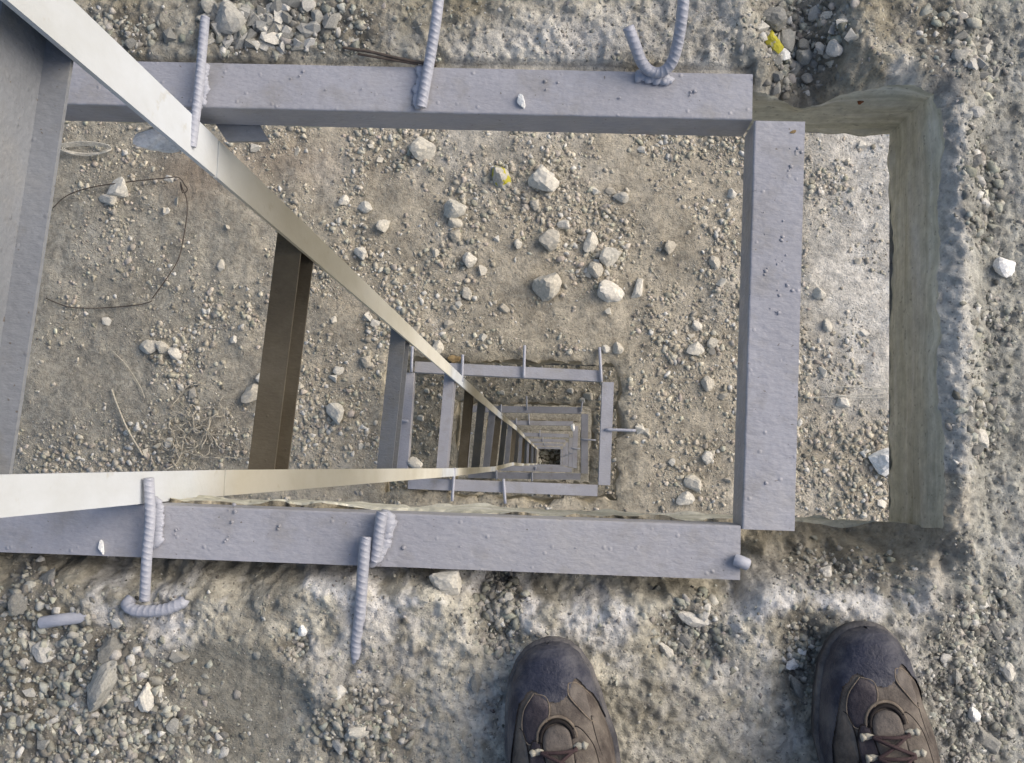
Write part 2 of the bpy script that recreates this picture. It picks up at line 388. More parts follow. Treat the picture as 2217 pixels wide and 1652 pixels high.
def c0(X, Y, d):
    px, py = PIX(X, Y, X * 0)
    a = fbm(X, Y, 0.07, 5, 21, 0.65)[..., None]; g = fbm(X, Y, 0.02, 4, 22, 0.65)[..., None]
    c = np.array([0.46, 0.44, 0.375]) * (1 + 0.6 * a + 0.6 * g)
    lime = (sst(-0.05, 0.25, fbm(X, Y, 0.05, 5, 23, 0.65)) * (0.35 + 0.65 * np.exp(-((py - 1300 - 40 * np.sin(px / 190)) / 90.0) ** 2)))
    lime = np.maximum(lime, 0.5 * np.exp(-(segdist(px, py, RIMR) / 50) ** 2))
    lime = np.maximum(lime, 0.6 * np.exp(-((py - 90) / 60.0) ** 2) * np.exp(-((px - 1250) / 260.0) ** 2))[..., None]
    c = c * (1 - lime) + np.array([0.74, 0.73, 0.71]) * lime
    och = (sst(0.12, 0.5, fbm(X, Y, 0.09, 4, 25)) * np.where(py < 900, 0.6, 0.35))[..., None]
    c = c * (1 - och) + np.array([0.3, 0.265, 0.18]) * och
    sm = np.maximum(blob(px, py, 520, 1540, 130, 150), blob(px, py, 460, 1450, 110, 60))[..., None]
    c = c * (1 - sm) + np.array([0.28, 0.268, 0.225]) * sm * (1 + 0.2 * g)
    dk = np.zeros(X.shape)
    for nm, (x, y), (rx, ry), n, s in GRAVEL0: dk = np.maximum(dk, blob(px, py, x, y, rx, ry, 0.3))
    dk = dk[..., None] * 0.62
    c = c * (1 - dk) + np.array([0.15, 0.14, 0.12]) * dk
    gr = sst(2030, 2120, px)[..., None] * 0.5
    c = c * (1 - gr) + np.array([0.43, 0.44, 0.405]) * gr * (1 + 0.4 * g)
    br = ((1 - sst(0.02, 0.075, -Y - 0.052)) * (1 - sst(HX1 - 0.01, HX1 + 0.05, X)) * (Y < 0))[..., None] * 0.8
    return c * (1 - br) + np.array([0.37, 0.33, 0.245]) * br * (1 + 0.6 * g + 0.4 * a)
def w0(X, Y, Z):
    a = fbm(X + Y, Z, 0.12, 4, 31)[..., None]
    return np.array([0.56, 0.55, 0.475]) * (1 + 0.25 * a)
xs = axis(-1.5, -0.68, 0.51, 1.5, 0.0021, [HX0, HX1], 60); ys = axis(-1.5, -0.34, 0.53, 1.4, 0.0021, [HY0, HY1], 70)
slab('upper_floor', xs, ys, (HX0, HX1, HY0, HY1), h0, c0, w0, 0.0, 0.145, 0.011, 0.004, M_G0, rows=30)
def z_at0(x, y):
    X = np.array([[x]]); Y = np.array([[y]])
    d = np.hypot(np.maximum(np.maximum(HX0 - X, X - HX1), 0), np.maximum(np.maximum(HY0 - Y, Y - HY1), 0))
    return float(h0(X, Y, d)[0, 0])

# ---- lower slabs
LEV = [1.0, 4.0, 6.95, 9.9, 12.8, 15.75, 18.7, 21.7]         # distances of the frames below the lens
ZL = [1.0 - d for d in LEV]
HOLE1 = (-0.70, 0.265, -0.150, 0.415)
def h_low(seed, zs=0.03):
    def f(X, Y, d):
        z = fbm(X, Y, 0.7, 4, seed) * zs + fbm(X, Y, 0.09, 4, seed + 1, 0.6) * 0.014 - 0.012
        rim = np.exp(-d / 0.05)
        z = z * (1 - 0.6 * rim) + 0.006 - np.exp(-d / 0.02) * 0.02 + fbm(X, Y, 0.05, 3, seed + 2) * 0.01 * rim
        return z
    return f
H1 = h_low(41)
def c1(X, Y, d):
    px, py = PIX(X, Y, X * 0 + ZL[1])
    a = fbm(X, Y, 0.45, 5, 51, 0.6); g = fbm(X, Y, 0.07, 4, 52, 0.65)
    c = np.array([0.45, 0.408, 0.328]) * (1 + 0.3 * a + 0.35 * g)[..., None]
    pale = (sst(1650, 1880, px) * (1 - sst(800, 1000, py)) * 0.9 + 0.35 * sst(0.1, 0.6, fbm(X, Y, 0.5, 4, 53)))[..., None]  # right strip: side light put into the colour; noise adds pale patches
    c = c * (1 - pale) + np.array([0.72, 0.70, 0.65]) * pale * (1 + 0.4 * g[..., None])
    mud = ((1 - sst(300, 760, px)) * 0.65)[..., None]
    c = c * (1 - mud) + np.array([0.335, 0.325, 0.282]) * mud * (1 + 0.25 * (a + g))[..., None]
    red = (blob(px, py, 560, 350, 200, 50, 0.9) * 0.35 + blob(px, py, 410, 400, 60, 60, 0.8) * 0.3)[..., None]
    c = c * (1 - red) + np.array([0.25, 0.175, 0.12]) * red
    rim = np.exp(-d / 0.05)[..., None] * 0.5
    return c * (1 - rim) + np.array([0.36, 0.33, 0.25]) * rim * (1 + 0.5 * g[..., None])
def wlow(X, Y, Z): return np.array([0.42, 0.38, 0.3]) * (1 + 0.5 * fbm(X + Y, Z, 0.1, 4, 61)[..., None])
xs = axis(-4.6, -2.45, 1.75, 3.8, 0.0105, [HOLE1[0], HOLE1[1]]); ys = axis(-2.6, -0.6, 1.95, 3.4, 0.0105, [HOLE1[2], HOLE1[3]])
slab('lower_floor', xs, ys, HOLE1, H1, c1, wlow, ZL[1], 0.16, 0.045, 0.02, M_G1, rows=10)
def c2(X, Y, d):
    g = fbm(X, Y, 0.08, 4, 72, 0.65)[..., None]
    return np.array([0.43, 0.395, 0.32]) * (1 + 0.35 * g + 0.25 * fbm(X, Y, 0.4, 3, 71)[..., None])
H2 = h_low(44, 0.02)
xs = axis(-3.2, -1.25, 0.9, 3.0, 0.016, [HOLE1[0], HOLE1[1]]); ys = axis(-2.6, -0.6, 1.1, 3.0, 0.016, [HOLE1[2], HOLE1[3]])
slab('lower_floor', xs, ys, HOLE1, H2, c2, wlow, ZL[2], 0.16, 0.045, 0.02, M_G1, rows=6)
for k in range(3, 8):
    xs = axis(-3.0, -1.1, 0.7, 3.0, 0.035, [HOLE1[0], HOLE1[1]]); ys = axis(-2.5, -0.5, 0.9, 2.8, 0.035, [HOLE1[2], HOLE1[3]])
    slab('lower_floor', xs, ys, HOLE1 if k < 7 else (-0.37, 0.13, -0.07, 0.29), h_low(45 + k, 0.015), c2, wlow, ZL[k], 0.16, 0.03, 0.015, M_G1, rows=4)
# bottom of the shaft and the land around the building
pydata('shaft_bottom', [(-3, -3, ZL[7] - 0.28), (3, -3, ZL[7] - 0.28), (3, 3, ZL[7] - 0.28), (-3, 3, ZL[7] - 0.28)], [(0, 1, 2, 3)], False, plain('rubble_earth', (0.2, 0.19, 0.15), 0.95, 12))
setp(bpy.data.objects['shaft_bottom'], kind='structure')
zg = ZL[7] - 1.65
pydata('ground', [(-800, -800, zg), (800, -800, zg), (800, 800, zg), (-800, 800, zg)], [(0, 1, 2, 3)], False, plain('dry_land', (0.3, 0.27, 0.2), 0.95, 0.4))
setp(bpy.data.objects['ground'], kind='structure')

# ------------------------------------------------------------------ steel frames
def angle_geo(p0, p1, out, wtop, hleg, t=0.005, n=30, up=1.0, wob=0.00015, r=0.0022):
    """L section: top leg reaches from the line p0-p1 along 'out', second leg hangs down at the line"""
    p0, p1, out = Vector(p0), Vector(p1), Vector(out).normalized(); dn = Vector((0, 0, -1)) * up
    prof = [(wtop, 0), (wtop, t)]
    prof += [(t + 0.001, t), (t, t + 0.001)]
    prof += [(t, hleg), (0, hleg)]
    for k in range(4):
        a = math.pi / 2 * k / 3; prof.append((r - r * math.cos(a), r - r * math.sin(a)))
    V, Fc = [], []; m = len(prof)
    for i in range(n + 1):
        c = p0.lerp(p1, i / n); e = random.uniform(-wob, wob)
        for a, b in prof: V.append(c + out * (a + e) + dn * (b + random.uniform(-wob, wob) * 0.3))
    for i in range(n):
        for k in range(m):
            q = (k + 1) % m; Fc.append((i * m + k, i * m + q, (i + 1) * m + q, (i + 1) * m + k))
    Fc.append(tuple(range(m))[::-1]); Fc.append(tuple(n * m + k for k in range(m)))
    return V, Fc
def fixn(o):
    bm = bmesh.new(); bm.from_mesh(o.data); bmesh.ops.recalc_face_normals(bm, faces=bm.faces); bm.to_mesh(o.data); bm.free(); return o
def beam(parent, p0, p1, out, wt=0.05, hl=0.05, name='angle_beam', m=None, n=30, **k):
    V, Fc = angle_geo(p0, p1, out, wt, hl, n=n, **k); return fixn(pydata(name, V, Fc, False, m or M_STEEL, parent))
def blobs_geo(spots):
    gs = []
    for (x, y, z, r) in spots:
        bm = bmesh.new(); bmesh.ops.create_icosphere(bm, subdivisions=2, radius=1)
        s = random.random() * 50
        for v in bm.verts:
            k = 1 + 0.3 * math.sin(v.co.x * 3 + s) * math.cos(v.co.y * 4 + s); v.co = Vector((v.co.x * k * r * random.uniform(0.97, 1.03), v.co.y * k * r, max(-0.2, v.co.z) * r * 0.6)) + Vector((x, y, z))
        gs.append(([v.co.copy() for v in bm.verts], [tuple(w.index for w in f.verts) for f in bm.faces])); bm.free()
    return merge(gs)

fr = empty('steel_frame', P3(1600, 1140, 0))
setp(fr, 'large lavender painted angle steel frame nearest the boots round the upper floor opening', 'frame', 'angle steel frames down the shaft')
def rot2(o): return o
beam(fr, (-0.68, 0.369, 0), (0.1965, 0.3635, 0), (0, 1, 0), 0.0495, 0.052, n=60)
beam(fr, (-0.68, -0.0585, 0), (0.1905, -0.058, 0), (0, -1, 0), 0.0545, 0.052, n=60)
beam(fr, (0.1985, 0.3625, 0.001), (0.1915, -0.0615, 0.001), (1, 0, 0), 0.0525, 0.052, n=40)
beam(fr, (-0.60, 0.36, -0.001), (-0.605, -0.055, -0.001), (-1, 0, 0), 0.05, 0.05, n=30)
sp = []
for x, y, r, c in ((640, 160, 9, 5), (1195, 182, 9, 4), (1195, 205, 4, 2), (515, 1108, 8, 8), (490, 1165, 6, 6), (880, 1190, 6, 2), (1725, 330, 9, 8), (1720, 370, 8, 5),
                   (1650, 500, 5, 2), (1690, 520, 5, 5), (1690, 560, 8, 8), (1695, 625, 7, 7), (1690, 668, 7, 6), (1660, 585, 5, 6), (1655, 455, 4, 2), (1700, 480, 4, 3),
                   (1655, 1045, 5, 3), (1000, 1180, 5, 3), (1250, 1190, 4, 4), (1340, 215, 4, 4), (780, 200, 4, 3), (1500, 200, 5, 6), (700, 190, 4, 3), (380, 1150, 5, 6), (610, 1140, 5, 4)):
    for k in range(max(1, int(c * 0.6))):
        a = P(x + random.gauss(0, r * 1.3), y + random.gauss(0, r * 1.1)); sp.append((a[0], a[1], 0.0012, random.uniform(0.0006, 0.0022)))
V, Fc = blobs_geo(sp); o = pydata('weld_spatter', V, Fc, True, M_STEEL, fr); setp(o, kind='stuff')
# horizontal gusset plate below the top beam and bracket on the post
gz = -0.056
def plate(name, poly, z, th, m, parent):
    pts = [P(x, y, z) for x, y in poly]; n = len(pts)
    V = [(a, b, z) for a, b in pts] + [(a, b, z - th) for a, b in pts]
    Fc = [tuple(range(n)), tuple(range(2 * n - 1, n - 1, -1))] + [(i, i + n, (i + 1) % n + n, (i + 1) % n) for i in range(n)]
    return fixn(pydata(name, V, Fc, False, m, parent))
plate('gusset_plate', [(436, 232), (540, 234), (558, 250), (563, 272), (582, 304), (492, 306), (462, 262), (440, 250)], gz, 0.005, M_RUNG, fr)

def bar(parent, pts, r=0.0046, m=None, ribs=(0.0062, 0.00065), seg=24, name='anchor_bar'):
    return tube(name, [Vector((*P(x, y, z), z)) for x, y, z in pts], r, m or M_BAR, parent, seg, 0.0007, ribs, smooth=True)
def weld(parent, pts, r, name='weld_bead'):
    sp = []
    for (x, y, z), (x2, y2, z2) in zip(pts[:-1], pts[1:]):
        for k in range(12):
            f = k / 12; zz = z + (z2 - z) * f; a = P(x + (x2 - x) * f, y + (y2 - y) * f, zz)
            sp.append((a[0] + random.uniform(-1, 1) * 0.0014, a[1] + random.uniform(-1, 1) * 0.0014, zz - 0.001, r * random.uniform(0.8, 1.3)))
    V, Fc = blobs_geo(sp); return pydata(name, V, Fc, True, M_BAR, parent)
b1 = bar(fr, [(444, 38, 0.012), (436, 130, 0.016), (426, 230, 0.016), (415, 318, 0.014)]); weld(b1, [(443, 140, 0.012), (440, 190, 0.011), (432, 232, 0.010)], 0.0045)
weld(b1, [(411, 245, 0.008), (404, 300, 0.008)], 0.005)
b2 = bar(fr, [(953, -40, 0.03), (946, 30, 0.026), (932, 120, 0.014), (912, 232, 0.008)], 0.0050); weld(b2, [(914, 150, 0.003), (903, 232, 0.003)], 0.0055)
b3 = bar(fr, [(1482, -40, 0.06), (1477, 30, 0.048), (1467, 95, 0.03), (1454, 136, 0.018), (1433, 156, 0.011), (1408, 154, 0.011), (1389, 134, 0.018), (1375, 98, 0.03), (1360, 58, 0.04)], 0.0052)
weld(b3, [(1385, 165, 0.003), (1420, 168, 0.003), (1450, 172, 0.003)], 0.0055)
b4 = bar(fr, [(322, 1035, 0.02), (325, 1120, 0.016), (318, 1200, 0.012), (313, 1300, 0.004)], 0.0050); weld(b4, [(340, 1085, 0.004), (342, 1135, 0.004), (335, 1180, 0.003)], 0.0055)
b5 = bar(fr, [(827, 1108, 0.016), (821, 1150, 0.014), (812, 1215, 0.010)], 0.0050); weld(b5, [(838, 1120, 0.006), (832, 1170, 0.006), (806, 1215, 0.005)], 0.0075)
b6 = bar(fr, [(792, 1162, 0.014), (786, 1230, 0.014), (779, 1330, 0.008), (771, 1400, 0.0), (776, 1462, -0.006)], 0.0052)
b7 = bar(fr, [(1592, 1212, 0.004), (1604, 1216, 0.006), (1618, 1222, 0.004)], 0.0062, ribs=None)
# bars set in the mortar beside the frame
def thing_tube(name, pts, r, m, label, cat, ribs=(0.0062, 0.00065), group=None, step=0.0008, seg=20):
    o = tube(name, [Vector((*P(x, y, z), z)) for x, y, z in pts], r, m, None, seg, step, ribs); setp(o, label, cat, group); return o
thing_tube('rebar', [(283, 1298, 0.0), (276, 1310, 0.006), (296, 1322, 0.009), (350, 1321, 0.009), (392, 1306, 0.006), (398, 1298, 0.0)], 0.0058, M_BAR, 'painted ribbed rebar end bent into a hook beside the lower left beam', 'rebar')
thing_tube('rebar', [(90, 1348, 0.003), (130, 1342, 0.006), (190, 1335, 0.001)], 0.0062, M_BAR, 'short lilac rebar stub lying on the gravel at lower left', 'rebar', ribs=None)
thing_tube('wire', [(742, 103, 0.012), (800, 112, 0.01), (870, 128, 0.008), (945, 142, 0.004)], 0.0016, M_WIRE, 'thin dark tie wire lying straight above the top beam', 'wire', None)
thing_tube('wire', [(775, 117, 0.008), (840, 128, 0.008), (905, 139, 0.005)], 0.0013, M_WIRE, 'shorter dark wire end beside the straight wire over the top beam', 'wire', None)

# frames of the storeys below
def low_frame(k, tl, tr, br, bl, label, wt=0.046):
    z = ZL[k]; f = empty('steel_frame', (tr[0], tr[1], z)); setp(f, label, 'frame', 'angle steel frames down the shaft')
    n = 8
    beam(f, (tl[0], tl[1], z), (tr[0], tr[1], z), (0, 1, 0), wt, 0.045, n=n); beam(f, (bl[0], bl[1], z), (br[0], br[1], z), (0, -1, 0), wt, 0.045, n=n)
    beam(f, (tr[0] + 0.002, tr[1] - 0.001, z + 0.001), (br[0] + 0.002, br[1], z + 0.001), (1, 0, 0), wt + 0.003, 0.045, n=n)
    beam(f, (tl[0], tl[1] - 0.002, z - 0.001), (bl[0] - 0.004, bl[1] + 0.002, z - 0.001), (-1, 0, 0), wt, 0.045, n=n)
    return f
def low_bar(f, k, a, b, r=0.006, z2=0.008):
    z = ZL[k] + 0.008; pa = P(*a, z); pb = P(*b, z)
    tube('anchor_bar', [(pa[0], pa[1], z), ((pa[0] + pb[0]) / 2, (pa[1] + pb[1]) / 2, z + 0.004), (pb[0], pb[1], z)], r, M_BAR, f, 8, 0.02)
f1 = low_frame(1, (-0.592, 0.352), (0.185, 0.336), (0.180, -0.088), (-0.600, -0.085), 'lavender angle steel frame of the floor below, second nearest, bars sticking out all round')
for a, b in (((1002, 768), (1000, 826)), ((1136, 748), (1134, 818)), ((1298, 752), (1302, 826)), ((984, 1013), (979, 1085)), ((1090, 1037), (1094, 1090)), ((1311, 930), (1376, 932)), ((866, 911), (884, 912)), ((893, 750), (891, 806))): low_bar(f1, 1, a, b)
f2 = low_frame(2, (-0.606, 0.338), (0.182, 0.350), (0.190, -0.075), (-0.612, -0.09), 'lavender angle steel frame two floors down, third from the lens')
for a, b in (((1085, 876), (1084, 900)), ((1140, 858), (1141, 888)), ((1261, 870), (1258, 891)), ((1075, 1018), (1075, 1038)), ((1152, 1023), (1152, 1042)), ((1257, 951), (1290, 953)), ((1012, 938), (1023, 938))): low_bar(f2, 2, a, b)
f3 = low_frame(3, (-0.6, 0.36), (0.18, 0.372), (0.18, -0.055), (-0.605, -0.06), 'lavender angle steel frame three floors down with a pale stone at its upper right corner')
for a, b in (((1118, 906), (1118, 918)), ((1145, 896), (1146, 920)), ((1236, 970), (1256, 972)), ((1160, 1010), (1160, 1017)), ((1064, 940), (1076, 940))): low_bar(f3, 3, a, b)
names = {4: 'fifth steel frame counted downwards, halfway down the shaft', 5: 'sixth steel frame counted downwards, small and pale deep in the shaft', 6: 'seventh steel frame counted downwards, just above the dark bottom opening', 7: 'deepest steel frame round the dark bottom opening'}
for k, tp, rt, bt in ((4, 0.325, 0.183, -0.06), (5, 0.318, 0.172, -0.062), (6, 0.305, 0.16, -0.062), (7, 0.286, 0.13, -0.062)):
    f = low_frame(k, (-0.6 if k < 7 else -0.39, tp), (rt, tp), (rt, bt), (-0.6 if k < 7 else -0.39, bt), names[k])
    z = ZL[k] + 0.008
    for q in ((-0.2, tp - 0.01, -0.2, tp + 0.09), (rt, 0.12, rt + 0.1, 0.12)): tube('anchor_bar', [(q[0], q[1], z), (q[2], q[3], z)], 0.006, M_BAR, f, 6, 0.05)

# ------------------------------------------------------------------ ladder down the shaft
lad = empty('ladder', (-0.39, 0.15, ZL[7])); setp(lad, 'tall steel ladder down the left of the shaft, cream and lilac posts with channel rungs', 'ladder')
UP = {1.35: (-0.3905, 0.329), 0: (-0.3925, 0.3285)}
up = [(0.9, -0.392, 0.331), (0, -0.392, 0.331), (ZL[1], -0.391, 0.320), (ZL[2], -0.3905, 0.317), (ZL[3], -0.3965, 0.331), (ZL[4], -0.40, 0.317), (ZL[7], -0.387, 0.275)]
lo = [(0.9, -0.423, -0.0395), (0, -0.422, -0.0395), (ZL[1], -0.409, -0.056), (ZL[2], -0.4235, -0.064), (ZL[3], -0.417, -0.034), (ZL[4], -0.405, -0.052), (ZL[7], -0.377, -0.062)]
def at(tab, z):
    for (z0, x0, y0), (z1, x1, y1) in zip(tab[:-1], tab[1:]):
        if z <= z0 + 1e-6 and z >= z1 - 1e-6:
            f = (z0 - z) / (z0 - z1); return x0 + (x1 - x0) * f, y0 + (y1 - y0) * f
    return tab[-1][1:]
def post_seg(tab, z0, z1, m, hw, outy, label=None):
    a = at(tab, z0); b = at(tab, z1)
    t = 0.005; L = 0.04; s = outy
    prof = [(0, -hw * s), (0, hw * s), (-L, hw * s), (-L, (hw - t) * s), (-t, (hw - t) * s), (-t, -hw * s)]
    V = []; n = max(2, int((z0 - z1) / 0.3)); k = len(prof)
    for i in range(n + 1):
        f = i / n; x = a[0] + (b[0] - a[0]) * f; y = a[1] + (b[1] - a[1]) * f
        V += [(x + p, y + q, z0 + (z1 - z0) * f) for p, q in prof]
    Fc = [(i * k + j, i * k + (j + 1) % k, (i + 1) * k + (j + 1) % k, (i + 1) * k + j) for i in range(n) for j in range(k)]
    Fc += [tuple(range(k)), tuple(n * k + j for j in range(k))]
    o = fixn(pydata('post', V, Fc, False, m, lad)); 
    if label: o['label'] = label
zt = 0.9
marks = [(0.9, -0.03, M_POST), (-0.032, -0.06 - 0.0, M_POST)]
def post_mat(name, first):
    m, t, b = mat(name, 0.7, 0.25)
    sp_ = N(t, 'ShaderNodeSeparateXYZ'); t.links.new(coords(t), sp_.inputs[0])
    ad = N(t, 'ShaderNodeMath', operation='MULTIPLY_ADD'); t.links.new(noise(t, 9, 3, 0.6), ad.inputs[0]); ad.inputs[1].default_value = 0.12; t.links.new(sp_.outputs[2], ad.inputs[2])
    mp = N(t, 'ShaderNodeMapRange'); t.links.new(ad.outputs[0], mp.inputs[0]); mp.inputs[1].default_value = 1.06; mp.inputs[2].default_value = -20.94
    li, cr = (0.56, 0.60, 0.65), (0.62, 0.61, 0.55); st = [(0, li)]; z = first
    f = lambda z: (1.0 - z) / 22.0
    for k in range(1, 8):
        za = ZL[k] + (0.42 if k < 3 else 0.2)
        st += [(f(z), li), (f(z - 0.16), cr), (f(za + 0.1), cr), (f(za - 0.05), li)]; z = ZL[k] - 0.05
    c = ramp(t, mp.outputs[0], st[:31])
    c = mul(t, c, ramp(t, noise(t, 5, 6, 0.65, coords(t, (1, 1, 0.5))), [(0.3, (0.84, 0.82, 0.76)), (0.6, g3(1.05))]))
    c = mix(t, ramp(t, noise(t, 26, 5, 0.7), [(0.62, g3(0)), (0.75, g3(0.45))]), c, (0.34, 0.29, 0.17))
    t.links.new(c, b.inputs['Base Color']); bump(t, b, noise(t, 150, 4, 0.6), 0.0008, 0.5); return m
def do_post(tab, hw, s):
    pm = post_mat('post_paint', 0.0 if s > 0 else -0.12)
    cuts = [(0.9, -0.06 if s > 0 else -0.23, M_POST)]
    prev = cuts[-1][1]
    for k in range(1, 8):
        za, zb = ZL[k] + (0.42 if k < 3 else 0.2), ZL[k] - 0.05
        if k == 7: za, zb = ZL[k] + 0.05, ZL[k] - 0.3
        cuts.append((prev - 0.004, za, M_CREAM)); cuts.append((za - 0.004, zb, M_POST)); prev = zb
    for a, b, m in cuts: post_seg(tab, a, b, pm, hw, s)
do_post(up, 0.0215, 1); do_post(lo, 0.0165, -1)
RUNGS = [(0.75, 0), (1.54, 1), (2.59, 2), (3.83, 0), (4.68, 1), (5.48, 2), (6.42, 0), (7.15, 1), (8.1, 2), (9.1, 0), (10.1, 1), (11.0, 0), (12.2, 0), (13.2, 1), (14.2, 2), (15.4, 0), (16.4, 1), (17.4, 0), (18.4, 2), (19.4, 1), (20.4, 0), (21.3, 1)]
for D, c in RUNGS:
    h = 0.08
    z = 1.0 - D + h; a = at(up, z); b = at(lo, z)
    w_ = 0.04 if D > 1 else 0.027
    p0 = (a[0] - 0.006, a[1] + 0.016, z); p1 = (b[0] - 0.006, b[1] - 0.012, z)
    dv = (Vector(p1) - Vector(p0)); out = Vector((dv.y, -dv.x, 0))
    if out.x > 0: out = -out
    V = []; t_ = 0.0045; out.normalize()
    prof = [(0, 0), (w_, 0), (w_, h), (0, h), (0, h - t_), (w_ - t_, h - t_), (w_ - t_, t_), (0, t_)]
    if D < 1: prof = [(0, h), (0, h - t_), (w_ - t_, h - t_), (w_ - t_, 0.012), (w_ - 0.002, 0.011), (w_, 0.012), (w_, h - 0.002), (w_ - 0.002, h)]
    for q in (p0, p1): V += [Vector(q) + out * a_ + Vector((0, 0, -b_)) for a_, b_ in prof]
    Fc = [(j, (j + 1) % 8, (j + 1) % 8 + 8, j + 8) for j in range(8)] + [tuple(range(8)), tuple(range(8, 16))]
    o = fixn(pydata('rung', V, Fc, False, M_RUNG if D < 1 else (M_STEEL, M_RUNG_SHADE, M_RUNG)[c], lad))  # index picks the tone; brown carries painted shade below a slab
    if c == 1: o['label'] = 'rung with shade painted in brown'

# ------------------------------------------------------------------ stones
def hull_rock(seed, flat=0.7, n=13):
    r = random.Random(seed); bm = bmesh.new()
    for k in range(n):
        v = Vector((r.gauss(0, 1), r.gauss(0, 1), r.gauss(0, 1))).normalized() * r.uniform(0.82, 1.1)
        bm.verts.new((v.x, v.y * r.uniform(0.8, 1), v.z))
    bmesh.ops.convex_hull(bm, input=bm.verts)
    for v in [v for v in bm.verts if not v.link_faces]: bm.verts.remove(v)
    bm.verts.ensure_lookup_table(); bm.verts.index_update()
    V = np.array([v.co for v in bm.verts]); T = np.array([[w.index for w in f.verts] for f in bm.faces if len(f.verts) == 3]); bm.free()
    V[:, 2] *= flat; return V, T
TEMPL = [hull_rock(i, random.uniform(0.55, 0.9), random.choice((10, 11, 12, 13))) for i in range(22)]
def big_rock(seed, sub=3):
    """faceted boulder: sphere cut by planes, roughened"""
    r = random.Random(seed); bm = bmesh.new(); bmesh.ops.create_icosphere(bm, subdivisions=sub, radius=1)
    pl = [(Vector((r.gauss(0, 1), r.gauss(0, 1), r.gauss(0, 1))).normalized(), r.uniform(0.5, 0.86)) for _ in range(11)]
    of = r.random() * 30
    for v in bm.verts:
        u = v.co.normalized(); q = 1.12
        for n_, d_ in pl:
            dd = u.dot(n_)
            if dd > 0.02: q = min(q, d_ / dd)
        q *= 1 + 0.05 * math.sin(u.x * 9 + of) * math.sin(u.y * 8 + of) * math.cos(u.z * 7) + 0.03 * math.sin(u.x * 23 + u.z * 19 + of) + r.uniform(-0.012, 0.012)
        v.co = u * q
    me = bpy.data.meshes.new('stone'); bm.to_mesh(me); bm.free(); return me
BIG = [big_rock(100 + i) for i in range(9)]
MED = []
for i, (V, T) in enumerate(TEMPL[:14]):
    me = bpy.data.meshes.new('stone'); me.from_pydata([tuple(v) for v in V], [], [tuple(int(a) for a in t) for t in T]); me.update(); MED.append(me)
_mc = {}
def with_mat(me, m):
    k = (me.name, m.name)
    if k not in _mc:
        q = me.copy(); q.materials.clear(); q.materials.append(m); _mc[k] = q
    return _mc[k]
def rock(me, m, x, y, z, rx, ry, rz, ang, label, group=None, name='stone', cat='stone', tilt=0.25):
    o = bpy.data.objects.new(name, with_mat(me, m)); COL.objects.link(o)
    o.location = (x, y, z); o.scale = (rx, ry, rz); o.rotation_euler = (random.uniform(-tilt, tilt), random.uniform(-tilt, tilt), ang)
    setp(o, label, cat, group); return o
def gz1(x, y):
    d = np.hypot(max(HOLE1[0] - x, x - HOLE1[1], 0), max(HOLE1[2] - y, y - HOLE1[3], 0))
    return float(H1(np.array([[x]]), np.array([[y]]), np.array([[d]]))[0, 0]) + ZL[1]
def gz2(x, y):
    d = np.hypot(max(HOLE1[0] - x, x - HOLE1[1], 0), max(HOLE1[2] - y, y - HOLE1[3], 0))
    return float(H2(np.array([[x]]), np.array([[y]]), np.array([[d]]))[0, 0]) + ZL[2]

